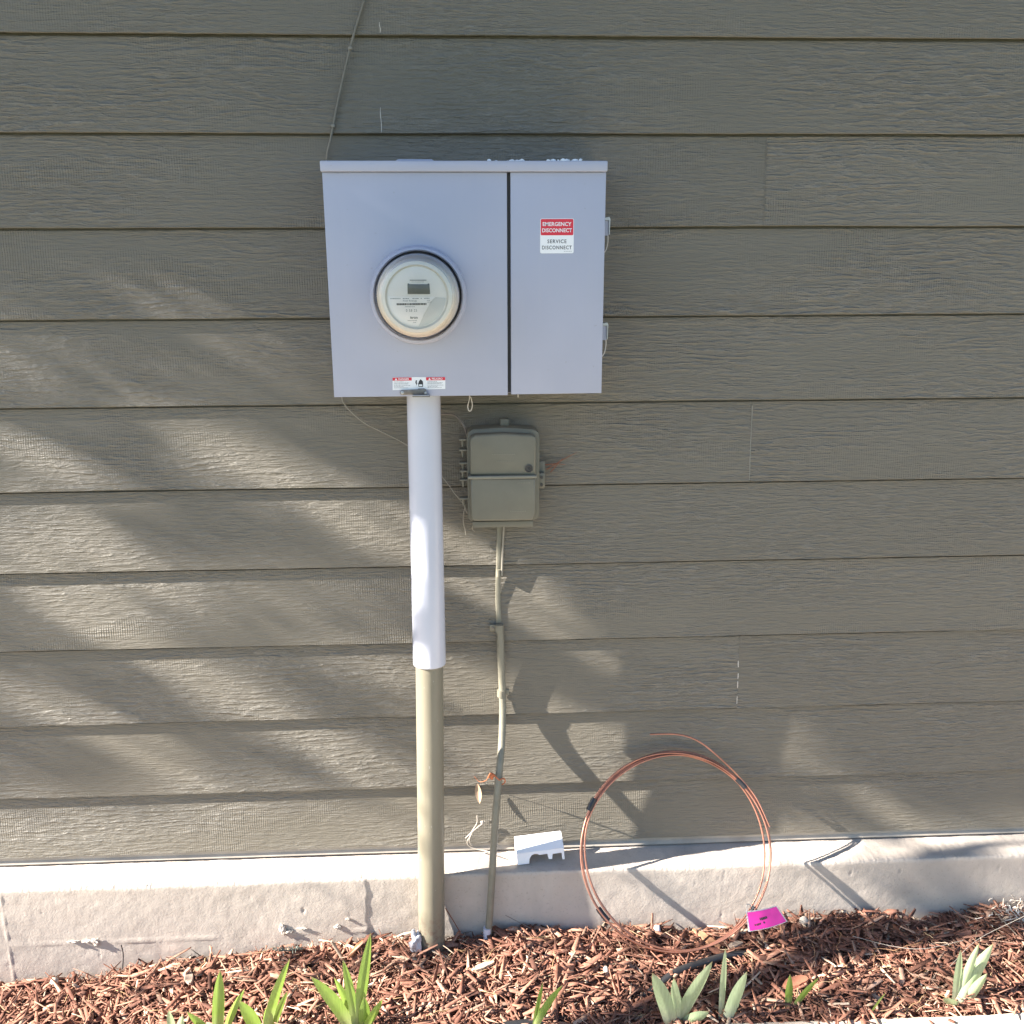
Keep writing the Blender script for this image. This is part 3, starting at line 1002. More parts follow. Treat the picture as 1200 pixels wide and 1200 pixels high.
for (x, z, ear) in ((0.0786, 0.7200, True), (0.0822, 0.5650, False), (0.0778, 0.8450, False)):
    s = tube('strap', [(x, -0.0215 if z < 0.8 else -0.013, z - 0.008), (x, -0.0215 if z < 0.8 else -0.013, z + 0.008)], 0.0096 if z < 0.8 else 0.0050, 'cond', con, 18)
    if z < 0.8:
        box('strap_ear', x - 0.021 if ear else x + 0.006, x - 0.006 if ear else x + 0.018, -0.019, -0.013, z - 0.007, z + 0.007, 'cond', s, 0.001)
    if ear:
        lathe('strap_screw', [(0, -0.0208), (0.0025, -0.0205), (0.003, -0.019)], x - 0.0145, z, 'dull', s, 10)

# ------------------------------------------------------------------ loose cables and twine on the wall
ca = tube('wall_cable', spline([(-0.128, -0.016, 2.11), (-0.167, -0.0155, 1.9973), (-0.1962, -0.0155, 1.915), (-0.223, -0.0155, 1.8234), (-0.243, -0.016, 1.7455), (-0.2545, -0.0125, 1.6901), (-0.250, -0.012, 1.55)], 8), 0.0025, 'wirepaint', None, 8)
tag(ca, 'thin painted cable coming down the siding to the panel top corner', 'cable')
for x, z in ((-0.1990, 1.905), (-0.2385, 1.7650)):
    box('cable_clip', x - 0.004, x + 0.004, -0.0205, -0.010, z - 0.0025, z + 0.0025, 'cable', ca, 0.001)
c2 = tube('slack_cable', spline([(-0.2430, -0.017, 1.262), (-0.2428, -0.0175, 1.2269), (-0.222, -0.018, 1.200), (-0.1953, -0.018, 1.178), (-0.155, -0.018, 1.157), (-0.1165, -0.018, 1.1353), (-0.075, -0.02, 1.103), (-0.0373, -0.022, 1.0606), (-0.015, -0.026, 1.03), (0.004, -0.03, 1.006), (0.010, -0.03, 0.99), (0.0145, -0.03, 0.985)], 7), 0.0016, 'cable', None, 6)
tag(c2, 'thin slack cable sagging from the panel behind the riser pipe to the small box', 'cable')
c3 = tube('arched_wire', spline([(-0.060, -0.03, 1.200), (-0.0345, -0.022, 1.1985), (-0.0145, -0.022, 1.1965), (-0.0030, -0.022, 1.188), (0.0075, -0.022, 1.172), (0.0140, -0.022, 1.150), (0.0160, -0.03, 1.135)], 7), 0.0022, 'dull', None, 6)
tag(c3, 'short grey wire arching from behind the riser pipe to the small box', 'wire')
sl = tube('seal_loop', spline([(0.0195, -0.092, 1.258), (0.0190, -0.092, 1.240), (0.0155, -0.093, 1.226), (0.0170, -0.093, 1.2165), (0.0215, -0.093, 1.2160), (0.0245, -0.092, 1.226), (0.0225, -0.092, 1.240), (0.0195, -0.092, 1.244)], 5), 0.0012, 'web', None, 6)
tag(sl, 'small pale loop hanging from the underside of the panel', 'loop')
sp2 = tube('hanging_pin', [(0.1153, -0.125, 1.262), (0.1153, -0.125, 1.246)], 0.0013, 'web', None, 6)
tag(sp2, 'short pale pin sticking down under the panel door', 'pin')
# cable ends under the hinge side of the small box
for pts, lab in ((((0.0095, -0.03, 1.005), (0.0040, -0.026, 0.985), (0.0030, -0.022, 0.962), (0.0065, -0.02, 0.946), (0.0080, -0.02, 0.935)), 'frayed thread dangling beneath the lowest hinge of the small box'),
                 (((0.0240, -0.03, 0.972), (0.0235, -0.026, 0.958), (0.0220, -0.022, 0.948), (0.0275, -0.02, 0.943)), 'curled thread under the lower left corner of the small box')):
    tag(tube('loose_thread', spline(pts, 5), 0.0013, 'cable', None, 6), lab, 'thread')
ow = tube('orange_twine', spline([(0.0192, -0.014, 0.3552), (0.0308, -0.016, 0.3429), (0.0462, -0.03, 0.3545), (0.0551, -0.07, 0.3933), (0.062, -0.094, 0.402), (0.0732, -0.097, 0.3908), (0.0829, -0.09, 0.3908), (0.0873, -0.075, 0.3739), (0.0798, -0.07, 0.365), (0.0739, -0.075, 0.3765)], 6),
          [0.0006] * 14 + [0.0015] * 41, 'orange', None, 6)
tag(ow, 'bright orange twine knotted round the thin conduit', 'twine')
lump('knot', 0.0574, -0.088, 0.3968, 0.005, 0.005, 0.009, 'orange', ow, 2.0, 2, 0.8)


def leafcard(name, base, tip, wid, bulge, mat, parent=None, n=9, curl=0.0, side=None, asym=0.0):
    """sword or leaf blade with a folded mid-rib"""
    base, tip = Vector(base), Vector(tip)
    d = tip - base
    L = d.length
    t = d.normalized()
    s = side if side is not None else Vector((1, 0, 0))
    s = (s - t * s.dot(t)).normalized()
    nrm = t.cross(s)
    bm = bmesh.new()
    rows = []
    for i in range(n + 1):
        u = i / n
        ww = wid * (0.55 + 0.6 * u) * (1 - u ** 3.2) if bulge else wid * math.sin(math.pi * min(0.999, 0.04 + u * 0.96)) ** 0.8
        ww = max(ww, 0.0003)
        c = base + d * u + nrm * (curl * L * u * u) + s * (asym * L * u * u)
        rows.append([bm.verts.new(c - s * ww * .5), bm.verts.new(c - s * ww * .2 - nrm * ww * 0.10), bm.verts.new(c - nrm * ww * 0.16), bm.verts.new(c + s * ww * .2 - nrm * ww * 0.10), bm.verts.new(c + s * ww * .5)])
    for a, b in zip(rows, rows[1:]):
        for j in range(4):
            bm.faces.new((a[j], a[j + 1], b[j + 1], b[j]))
    return from_bm(name, bm, mat, parent, smooth=True)


dlf = leafcard('dead_leaf', (0.0250, -0.017, 0.338), (0.0300, -0.022, 0.293), 0.015, False, 'deadleaf', None, 8, 0.15)
tag(dlf, 'small dry tan leaf stuck on the siding beside the thin conduit', 'leaf')
tw = thing('wire_twist', 'tangle of pale wire ends poking from the lowest board by the conduit', 'wire', (0.015, -0.02, 0.20))
for pts in (((0.0240, -0.014, 0.255), (0.0235, -0.018, 0.238), (0.0140, -0.020, 0.222), (0.0060, -0.020, 0.205), (0.0, -0.02, 0.19), (0.006, -0.02, 0.178), (0.020, -0.022, 0.172), (0.040, -0.03, 0.172), (0.054, -0.05, 0.180)),
            ((0.0420, -0.018, 0.242), (0.030, -0.020, 0.232), (0.0140, -0.021, 0.219), (-0.004, -0.020, 0.200)),
            ((0.0150, -0.02, 0.221), (0.0050, -0.023, 0.200), (0.0080, -0.022, 0.186), (0.014, -0.02, 0.180))):
    tube('wire', spline(pts, 6), 0.0014, 'oldwire', tw, 6)
lump('seed_head', 0.036, -0.019, 0.238, 0.005, 0.003, 0.006, 'oldwire', tw, 3, 2)
# rust coloured dry needles caught in the siding right of the small box
for i, (a, b, lab) in enumerate((((0.182, -0.017, 1.076), (0.246, -0.016, 1.112), 'longest rust brown needle caught on the siding right of the small box'),
                                 ((0.190, -0.019, 1.070), (0.216, -0.018, 1.100), 'short rust brown needle crossing the longest one right of the small box'),
                                 ((0.176, -0.018, 1.086), (0.222, -0.017, 1.086), 'level rust brown needle beside the small box ear'))):
    tag(tube('dry_needle', [a, tuple((p + q) / 2 + 0.002 for p, q in zip(a, b)), b], [0.0012, 0.0010, 0.0004], 'rust', None, 5), lab, 'needle')

# ------------------------------------------------------------------ white plastic cover on the ledge
wc = thing('plastic_cover', 'white plastic cap with two notches lying on the concrete ledge', 'plastic cover', (0.17, -0.055, 0.157))


def capco(x, y, z):
    a = math.radians(-3.4)   # lies a little askew
    b = math.radians(4.0)
    X, Zz = x * math.cos(a) + z * math.sin(a) * 1, -x * math.sin(a) * 1 + z * math.cos(a)
    X2, Y2 = X * math.cos(b) - y * math.sin(b), X * math.sin(b) + y * math.cos(b)
    return (0.1150 + X2, -0.0700 + Y2, 0.1575 + Zz)


bm = bmesh.new()
front = [(0, 0), (0.027, 0), (0.029, 0.012), (0.034, 0.0195), (0.041, 0.0220), (0.048, 0.0210), (0.052, 0.0180), (0.071, 0.0185), (0.073, 0.0050), (0.081, 0.0045), (0.083, 0.0165), (0.104, 0.0170), (0.105, 0), (0.110, 0), (0.109, 0.028), (0.001, 0.028)]
f = [bm.verts.new(capco(x, 0.0006 * z / 0.028 * 5, z)) for x, z in front]
b = [bm.verts.new(capco(x, 0.0026 + 0.0006 * z / 0.028 * 5, z)) for x, z in front]
bm.faces.new(f)
bm.faces.new(b[::-1])
for i in range(len(front) - 3):
    bm.faces.new((f[i], b[i], b[i + 1], f[i + 1]))
from_bm('front_wall', bm, 'white', wc)
bm = bmesh.new()
sec = [(0.0025, 0.0285), (0.0350, 0.0505), (0.0400, 0.0495), (0.0420, 0.0), ]
inn = [(y - (0.0 if i else -0.002), z - 0.0022) for i, (y, z) in enumerate(sec)]
o1 = [[bm.verts.new(capco(x, y, z)) for y, z in sec] for x in (0.001, 0.109)]
i1 = [[bm.verts.new(capco(x, y - (0.002 if k > 1 else 0), z - (0.0025 if k < 3 else 0))) for k, (y, z) in enumerate(sec)] for x in (0.001, 0.109)]
for k in range(3):
    bm.faces.new((o1[0][k], o1[1][k], o1[1][k + 1], o1[0][k + 1]))
    bm.faces.new((i1[0][k], i1[1][k], i1[1][k + 1], i1[0][k + 1]))
from_bm('shell', bm, 'white', wc)
for nm, x in (('end_wall', 0.0), ('end_wall', 0.110)):
    bm = bmesh.new()
    d = 0.002 if x == 0 else -0.002
    secf = [(0.0005, 0.0), (0.0030, 0.0285), (0.0350, 0.0500), (0.0400, 0.0488), (0.0418, 0.0)]
    a1 = [bm.verts.new(capco(x, y, z)) for y, z in secf]
    a2 = [bm.verts.new(capco(x + d, y, z)) for y, z in secf]
    bm.faces.new(a1)
    bm.faces.new(a2[::-1])
    for k in range(5):
        bm.faces.new((a1[k], a2[k], a2[(k + 1) % 5], a1[(k + 1) % 5]))
    from_bm(nm, bm, 'white', wc)
bm = bmesh.new()
tube_bm(bm, [capco(0.079 + 0.0045 * math.cos(a), 0.019 + 0.003 * math.sin(a), 0.0402 + 0.0024 * math.sin(a)) for a in np.linspace(0.3, 3.4, 9)], 0.0008, 5)
from_bm('knockout_mark', bm, 'greyink', wc)

# ------------------------------------------------------------------ copper wire coil leaning on the wall
coil = thing('copper_coil', 'coil of bare copper wire bound with black tape, leaning on the footing', 'wire coil', (0.456, -0.205, 0.0))
Bt, Tp = Vector((0.4700, -0.2020, 0.010)), Vector((0.4690, -0.0235, 0.4105))
upv = (Tp - Bt)
Rv = upv.length / 2
cen = (Bt + Tp) / 2
upv.normalize()
rt = Vector((1, 0, 0))
nv = rt.cross(upv).normalized()
if nv.y > 0:
    nv = -nv


def coil_pt(ang, rad, off, dx=0.0, sq=1.0):
    # ang measured from the right, counter-clockwise
    return cen + rt * (rad * math.cos(ang) * sq + dx) + upv * (rad * math.sin(ang)) + nv * off


WR = 0.0021
for li, (rad, off, dx, sq, ph) in enumerate(((Rv, 0.004, 0.004, 0.985, 0.0), (Rv - 0.006, 0.009, 0.007, 0.975, 1.3), (Rv - 0.001, 0.0135, -0.001, 0.985, 2.2), (Rv - 0.0085, 0.0035, 0.001, 0.97, 3.6))):
    pts = []
    for i in range(97):
        a = 2 * math.pi * i / 96
        # strands draw together at the taped places
        spread_ = 0.25 + 0.75 * abs(math.sin(1.5 * (a - 0.75)))
        rr = Rv - 0.004 + (rad - Rv + 0.004) * spread_ + 0.0022 * math.sin(2 * a + ph) * spread_
        pts.append(coil_pt(a, rr, 0.007 + (off - 0.007) * spread_, dx * spread_, sq))
    tube('wire_loop', pts, WR, 'copper', coil, 8)
# free end rising away from the loop
p0 = coil_pt(math.radians(12), Rv + 0.001, 0.010, 0.003)
p1 = coil_pt(math.radians(30), Rv + 0.001, 0.010, 0.001)
p2 = coil_pt(math.radians(44), Rv + 0.002, 0.010)
tube('free_end', spline([p0, p1, p2, p2 + Vector((-0.032, 0.004, 0.034)), Vector((0.545, -0.052, 0.436)), Vector((0.5080, -0.050, 0.458)), Vector((0.4700, -0.048, 0.466)), Vector((0.4173, -0.046, 0.466))], 8), WR, 'copper', coil, 8)
for a0, a1 in ((38.5, 46), (146, 154), (213, 222)):
    pts = [coil_pt(math.radians(a), Rv - 0.004, 0.007) for a in np.linspace(a0, a1, 6)]
    tube('tape_wrap', pts, [0.0062, 0.0068, 0.0065, 0.0069, 0.0066, 0.0060], 'tape', coil, 10)
tube('tie_wrap', [coil_pt(math.radians(a), Rv - 0.004, 0.007) for a in (321, 322.5, 324)], 0.0068, 'tape', coil, 10)

# pink tag hanging at the lower right of the coil
pk = thing('pink_tag', 'bright pink card tag with white border on the copper coil', 'tag', (0.66, -0.20, 0.02))


TAGC = [Vector(p) for p in ((0.6153, -0.196, 0.1055), (0.6837, -0.196, 0.1179), (0.71, -0.2, 0.0784), (0.6207, -0.206, 0.0602))]


def tagpt(u, v, off=0.0):
    a, b, c, d = TAGC
    p = (a * (1 - u) + b * u) * (1 - v) + (d * (1 - u) + c * u) * v
    p += Vector((0, -0.007 * math.sin(u * math.pi) * (0.4 + v), 0.004 * math.sin(u * 3.1) * (v)))
    return p + Vector((0, -off, off * 0.5))


def tagquad(name, u0, u1, v0, v1, off, mat, parent, n=10, thick=0.0):
    bm = bmesh.new()
    g_ = [[bm.verts.new(tagpt(u0 + (u1 - u0) * i / n, v0 + (v1 - v0) * j / n, off)) for i in range(n + 1)] for j in range(n + 1)]
    for j in range(n):
        for i in range(n):
            bm.faces.new((g_[j][i], g_[j][i + 1], g_[j + 1][i + 1], g_[j + 1][i]))
    if thick:
        bmesh.ops.solidify(bm, geom=bm.faces[:], thickness=thick)
    return from_bm(name, bm, mat, parent, smooth=not thick)


tagquad('card', 0, 1, 0, 1, 0.0, 'white', pk, 10, 0.0006)
pq = tagquad('pink_panel', 0.035, 0.965, 0.06, 0.955, 0.0012, 'pink', pk)
for i, (u0, u1, v0, v1) in enumerate(((0.34, 0.37, .40, .52), (.38, .42, .40, .53), (.425, .47, .39, .52), (.475, .50, .39, .52), (.51, .55, .38, .50),
                                      (.17, .20, .66, .75), (.22, .25, .65, .75), (.26, .29, .65, .74), (.30, .33, .64, .73), (.40, .44, .62, .71), (.18, .30, .47, .475))):
    tagquad('print_mark', u0, u1, v0, v1, 0.0018, 'ink', pq, 2)
tube('tie_string', spline([tagpt(0.04, 0.06), tagpt(0.0, -0.1) + Vector((0.006, 0.01, 0.006)), coil_pt(math.radians(323), Rv - 0.004, 0.016), coil_pt(math.radians(323), Rv - 0.012, 0.010)], 5), 0.0012, 'web', pk, 6)

# ------------------------------------------------------------------ bark mulch
def chips(name, n, xr, yr, lmin, lmax, wmin, wmax, colors, weights, mat, zlift, tilt, seed, fit=None, curved=0.0, thin=0.35, sections=3):
    r = np.random.default_rng(seed)
    x = r.uniform(xr[0], xr[1], n)
    y = r.uniform(yr[0], yr[1], n)
    if fit is not None:
        keep = fit(x, y, r)
        x, y = x[keep], y[keep]
        n = len(x)
    L = lmin + (lmax - lmin) * r.beta(1.4, 2.6, n)
    W = wmin + (wmax - wmin) * r.beta(1.5, 3.0, n)
    T = W * r.uniform(thin * 0.6, thin * 1.5, n)
    z = mulch_h(x, y) + r.uniform(zlift[0], zlift[1], n)
    yaw = r.uniform(0, 2 * np.pi, n)
    pit = r.normal(0, tilt, n)
    rol = r.normal(0, tilt * 1.3, n)
    S = sections
    cs = np.linspace(-0.5, 0.5, S)
    ang = np.array([(-1, -1), (1, -1), (1, 1), (-1, 1)]) * 0.5
    loc = np.zeros((n, S * 4, 3))
    for si, c in enumerate(cs):
        edge = abs(c) > 0.49
        wv = W * (r.uniform(0.05, 0.8, n) if edge else r.uniform(0.75, 1.15, n))
        tv = T * (r.uniform(0.3, 0.9, n) if edge else r.uniform(0.8, 1.2, n))
        bend = r.normal(0, 0.14, n) * W + curved * L * (1 - 4 * c * c) * r.normal(0, 1, n) * 0.5
        bz = r.normal(0, 0.25, n) * T + curved * L * (1 - 4 * c * c) * 0.25
        for q in range(4):
            loc[:, si * 4 + q, 0] = c * L + (r.normal(0, 0.12, n) * W if edge else 0)
            loc[:, si * 4 + q, 1] = ang[q, 0] * wv + bend
            loc[:, si * 4 + q, 2] = ang[q, 1] * tv + bz
    cy, sy = np.cos(yaw), np.sin(yaw)
    cp, sp_ = np.cos(pit), np.sin(pit)
    cr_, sr = np.cos(rol), np.sin(rol)
    v = loc
    y1 = v[..., 1] * cr_[:, None] - v[..., 2] * sr[:, None]
    z1 = v[..., 1] * sr[:, None] + v[..., 2] * cr_[:, None]
    x1 = v[..., 0] * cp[:, None] + z1 * sp_[:, None]
    z2 = -v[..., 0] * sp_[:, None] + z1 * cp[:, None]
    x2 = x1 * cy[:, None] - y1 * sy[:, None]
    y2 = x1 * sy[:, None] + y1 * cy[:, None]
    V = np.stack([x2 + x[:, None], y2 + y[:, None], z2 + z[:, None]], -1)
    V[..., 1] = np.minimum(V[..., 1], FY - 0.002 - 0.004 * r.random((n, 1)))
    faces = []
    for si in range(S - 1):
        a, b = si * 4, si * 4 + 4
        for q in range(4):
            faces.append((a + q, a + (q + 1) % 4, b + (q + 1) % 4, b + q))
    faces.append((3, 2, 1, 0))
    e = (S - 1) * 4
    faces.append((e, e + 1, e + 2, e + 3))
    faces = np.array(faces)
    F = (faces[None] + (np.arange(n) * S * 4)[:, None, None]).reshape(-1)
    nf = n * len(faces)
    me = bpy.data.meshes.new(name)
    me.vertices.add(n * S * 4)
    me.vertices.foreach_set('co', V.reshape(-1).astype(np.float32))
    me.loops.add(nf * 4)
    me.loops.foreach_set('vertex_index', F.astype(np.int32))
    me.polygons.add(nf)
    me.polygons.foreach_set('loop_start', (np.arange(nf) * 4).astype(np.int32))
    me.polygons.foreach_set('loop_total', np.full(nf, 4, dtype=np.int32))
    me.update(calc_edges=True)
    me.validate()
    ci = r.choice(len(colors), n, p=weights)
    col = np.array(colors)[ci] * r.uniform(0.72, 1.3, (n, 1))
    colv = np.ones((n, S * 4, 4), dtype=np.float32)
    colv[..., :3] = np.clip(col, 0, 1)[:, None, :]
    at_ = me.color_attributes.new('tint', 'FLOAT_COLOR', 'POINT')
    at_.data.foreach_set('color', colv.reshape(-1))
    return link(name, me, mat)


BARK = [(0.265, 0.130, 0.090), (0.335, 0.180, 0.126), (0.20, 0.094, 0.066), (0.44, 0.28, 0.20), (0.55, 0.43, 0.32), (0.14, 0.070, 0.051)]


def path_edge(x, y, r):
    return y > -0.405 + 0.02 * np.sin(x * 14) * r.random(len(x)) - 0.03 * (r.random(len(x)) > 0.93)


mu = chips('mulch', 15000, (-1.5, 1.8), (-0.44, -0.098), 0.018, 0.140, 0.002, 0.019, BARK, [.32, .24, .2, .12, .03, .09], 'mulch', (-0.014, 0.011), 0.30, 11, path_edge, 0.03, 0.20, 3)
tag(mu, 'reddish brown shredded bark mulch covering the bed along the footing', 'mulch', kind='stuff')
mu2 = chips('mulch_fines', 9000, (-1.5, 1.8), (-0.44, -0.098), 0.006, 0.028, 0.0014, 0.005, BARK, [.28, .26, .16, .18, .05, .07], 'mulch', (-0.006, 0.013), 0.3, 12, path_edge, 0.15)
tag(mu2, 'fine brown bark splinters mixed through the mulch bed', 'mulch', kind='stuff')
mu3 = chips('outer_mulch', 6000, (-3.4, 3.8), (-0.44, -0.098), 0.02, 0.08, 0.005, 0.016, BARK, [.32, .24, .2, .12, .03, .09], 'mulch', (-0.010, 0.008), 0.24, 13,
            lambda x, y, r: (x < -1.48) | (x > 1.78), 0.1)
tag(mu3, 'bark mulch going on along the footing beyond the picture', 'mulch', kind='stuff')
STRAW = [(0.52, 0.38, 0.22), (0.42, 0.28, 0.15), (0.62, 0.50, 0.33), (0.35, 0.20, 0.11)]
s1 = chips('dry_grass', 230, (-1.3, 1.6), (-0.41, -0.11), 0.03, 0.13, 0.0009, 0.0020, STRAW, [.35, .3, .15, .2], 'straw', (0.004, 0.016), 0.14, 14, path_edge, 0.06, 0.6, 7)
tag(s1, 'thin dry grass stems strewn over the bark mulch', 'dry grass', kind='stuff')
PALE = [(0.66, 0.58, 0.48), (0.75, 0.70, 0.62)]
s2 = chips('straw_clump', 170, (1.16, 1.42), (-0.17, -0.10), 0.012, 0.06, 0.0012, 0.0035, PALE, [.5, .5], 'straw', (0.004, 0.030), 0.45, 15, lambda x, y, r: r.random(len(x)) < np.exp(-((x - 1.30) / 0.08) ** 2), 0.2, 0.6, 5)
tag(s2, 'heap of bleached straw against the footing at the right edge', 'straw', kind='stuff')


# individual pieces that lie on the mulch
def stick(name, pts, rad, mat, label, cat):
    return tag(tube(name, spline(pts, 5), rad, mat, None, 6), label, cat)


def gz(x, y):
    return float(mulch_h(np.array([x]), np.array([y]))[0])


def flatchip(x, y, L, W, yaw, colr, label, seed):
    bm = bmesh.new()
    rows = []
    n = 6
    for i in range(n + 1):
        u = i / n - .5
        ww = W * (1 - (2 * abs(u)) ** 2.5 * 0.75) * (1 + 0.25 * fbm(u * 4, seed, 0, 2))
        cx, cy = u * L, 0.2 * W * fbm(u * 3, seed, 5, 2)
        ring = []
        for sgn, zz in ((-1, 0.0), (1, 0.0), (0.85, 0.005), (-0.85, 0.0045)):
            px, py = cx, cy + sgn * ww * .5
            ring.append(bm.verts.new((x + px * math.cos(yaw) - py * math.sin(yaw), y + px * math.sin(yaw) + py * math.cos(yaw), gz(x, y) + 0.011 + zz + 0.10 * u * L * math.sin(seed) + 0.002 * fbm(u * 9, seed, 1, 2))))
        rows.append(ring)
    for a, b in zip(rows, rows[1:]):
        for j in range(4):
            bm.faces.new((a[j], a[(j + 1) % 4], b[(j + 1) % 4], b[j]))
    bm.faces.new(rows[0])
    bm.faces.new(rows[-1])
    o = from_bm('bark_chip', bm, simple('bark_chip_wood', colr, 0.85, 0.0, 0.25, 60, 0.5, 300), None)
    return tag(o, label, 'bark chip')


flatchip(0.545, -0.140, 0.075, 0.020, 2.3, (0.42, 0.22, 0.12), 'long tan bark chip lying inside the coil by the footing', 1.0)
flatchip(0.70, -0.30, 0.060, 0.030, 0.3, (0.30, 0.12, 0.07), 'broad red bark chip left of the small iris sprout', 2.0)
flatchip(0.605, -0.165, 0.040, 0.016, 0.4, (0.46, 0.36, 0.27), 'pale greyish bark chip at the bottom of the coil', 3.0)
flatchip(-0.62, -0.175, 0.060, 0.020, 1.9, (0.50, 0.37, 0.28), 'pale weathered bark chip in the left mulch near the footing', 4.0)
flatchip(-0.255, -0.135, 0.075, 0.012, 1.2, (0.34, 0.16, 0.08), 'slim bark chip propped against the footing left of the riser pipe', 5.0)
flatchip(0.03, -0.215, 0.055, 0.016, 0.5, (0.60, 0.46, 0.30), 'pale splintered chip below the thin conduit', 6.0)
stick('twig', [(-0.052, -0.104, 0.075), (-0.035, -0.108, 0.045), (-0.015, -0.114, 0.008)], 0.0011, 'rust', 'thin reddish twig leaning on the footing right of the riser pipe', 'twig')
stick('twig', [(0.085, -0.103, 0.050), (0.120, -0.106, 0.030), (0.150, -0.110, 0.014)], 0.0008, 'dull', 'thin grey twig leaning on the footing right of the thin conduit', 'twig')
stick('twig', [(-0.785, -0.106, 0.010), (-0.783, -0.106, -0.015), (-0.786, -0.112, -0.05)], 0.0013, 'hose', 'dark upright twig against the footing at far left', 'twig')
stick('grass_stem', [(0.86, -0.20, 0.035), (0.93, -0.235, 0.034), (1.00, -0.25, 0.034), (1.10, -0.23, 0.036)], 0.0006, 'oldwire', 'long pale grass stem curving right of the pink tag', 'grass stem')
stick('grass_stem', [(1.02, -0.33, 0.05), (1.09, -0.30, 0.09), (1.20, -0.28, 0.13)], 0.0005, 'oldwire', 'pale grass stem rising beside the rightmost iris', 'grass stem')
for i, (x, y, s, lab) in enumerate(((0.435, -0.118, 0.008, 'small white pebble upright inside the coil'), (0.775, -0.125, 0.009, 'pale pebble at the footing right of the pink tag'),
                                    (-0.935, -0.125, 0.009, 'grey pebble at the footing on the far left'), (0.30, -0.235, 0.008, 'white pebble in the mulch below the plastic cap'))):
    tag(lump('pebble', x, y, gz(x, y) + 0.012, s, s, s * 1.2, 'conc' if i != 0 else 'white', None, i * 7.7, 2, 0.4), lab, 'pebble')
# spruce sprig
spg = thing('spruce_sprig', 'blue green spruce sprig lying on the mulch against the footing', 'sprig', (-0.41, -0.13, -0.02))
zc = gz(-0.41, -0.13) + 0.018
tube('stem', [(-0.375, -0.125, zc - 0.002), (-0.41, -0.13, zc), (-0.435, -0.135, zc + 0.004)], 0.0013, 'bark', spg, 6)
bm = bmesh.new()
for i in range(70):
    u = random.random()
    c = Vector((-0.375 - 0.06 * u, -0.125 - 0.01 * u, zc + 0.004 * u))
    d = Vector((random.uniform(-0.9, 0.2), random.uniform(-0.8, 0.6), random.uniform(-0.1, 1))).normalized() * random.uniform(0.010, 0.017)
    tube_bm(bm, [c, c + d * .6, c + d], [0.0006, 0.0006, 0.0002], 3)
from_bm('needles', bm, 'spruce', spg)

# drip irrigation hose
hs = tube('irrigation_hose', spline([(-0.25, -0.50, -0.04), (-0.02, -0.405, -0.022), (0.060, -0.378, -0.014), (0.175, -0.360, -0.018), (0.31, -0.315, -0.036), (0.38, -0.287, -0.026), (0.446, -0.258, 0.002), (0.52, -0.226, 0.001), (0.60, -0.195, -0.006), (0.72, -0.18, -0.02)], 8), 0.0085, 'hose', None, 14)
tag(hs, 'black irrigation hose half buried in the mulch', 'hose')

# ------------------------------------------------------------------ iris plants
def iris(label, bx, by, tips, mat='iris', grow=1.18):
    z0 = gz(bx, by)
    t = thing('iris_plant', label, 'plant', (bx, by, z0), 'young iris plants along the mulch bed')
    for i, (dx, dz, w) in enumerate(tips):
        dz, w = dz * grow, w * 1.6
        s = Vector((1, random.uniform(-0.5, 0.5), 0)).normalized()
        dy = random.uniform(-0.03, 0.02)
        leafcard('leaf', (bx + dx * 0.10 + (i - len(tips) / 2) * 0.004, by + random.uniform(-.006, .006), z0 - 0.012), (bx + dx * .85, by + dy, z0 + dz), w, True, mat, t, 10, random.uniform(-.06, .06), s, 0.15 * (1 if dx > 0 else -1) * min(1, abs(dx) / 0.06))
    return t


iris('small pale iris shoot, leftmost plant at the bottom edge', -0.605, -0.345, [(0.0, 0.085, 0.014), (0.02, 0.065, 0.016)], 'iris2')
iris('bright green three-leaved iris just right of the small pale shoot', -0.515, -0.350, [(0.012, 0.150, 0.020), (0.050, 0.110, 0.013), (-0.055, 0.070, 0.018)])
iris('bright green iris between the three-leaved one and the tall spreading one', -0.420, -0.355, [(0.045, 0.178, 0.018), (-0.038, 0.100, 0.022), (0.042, 0.085, 0.014), (0.005, 0.06, 0.016)])
iris('tall spreading green iris just left of the riser pipe', -0.225, -0.360, [(0.022, 0.178, 0.020), (-0.075, 0.150, 0.022), (-0.025, 0.145, 0.016), (0.045, 0.075, 0.018), (-0.045, 0.10, 0.016), (0.010, 0.07, 0.02)])
iris('thin bending iris blade below the thin conduit', 0.125, -0.385, [(0.050, 0.130, 0.012), (0.022, 0.095, 0.009)], 'iris')
iris('broad pale green iris under the coil', 0.432, -0.372, [(-0.052, 0.128, 0.026), (0.048, 0.135, 0.027), (-0.014, 0.112, 0.018), (0.054, 0.045, 0.022), (0.0, 0.05, 0.02)], 'iris2')
iris('slender pale iris right next to the broad one under the coil', 0.526, -0.378, [(-0.004, 0.140, 0.013), (0.030, 0.105, 0.020), (0.036, 0.042, 0.018)], 'iris2')
iris('tiny two-leaved iris sprout in the open mulch', 0.672, -0.350, [(-0.004, 0.068, 0.014), (0.048, 0.072, 0.014)], 'iris')
iris('bleached pale iris, rightmost and fullest on the right side', 1.030, -0.366, [(0.055, 0.115, 0.024), (-0.006, 0.105, 0.020), (0.022, 0.125, 0.015), (-0.050, 0.035, 0.018), (0.018, 0.08, 0.022), (0.042, 0.07, 0.018)], 'iris2')
iris('single small grass-like iris blade left of the bleached one', 0.828, -0.384, [(0.016, 0.062, 0.006)], 'iris')

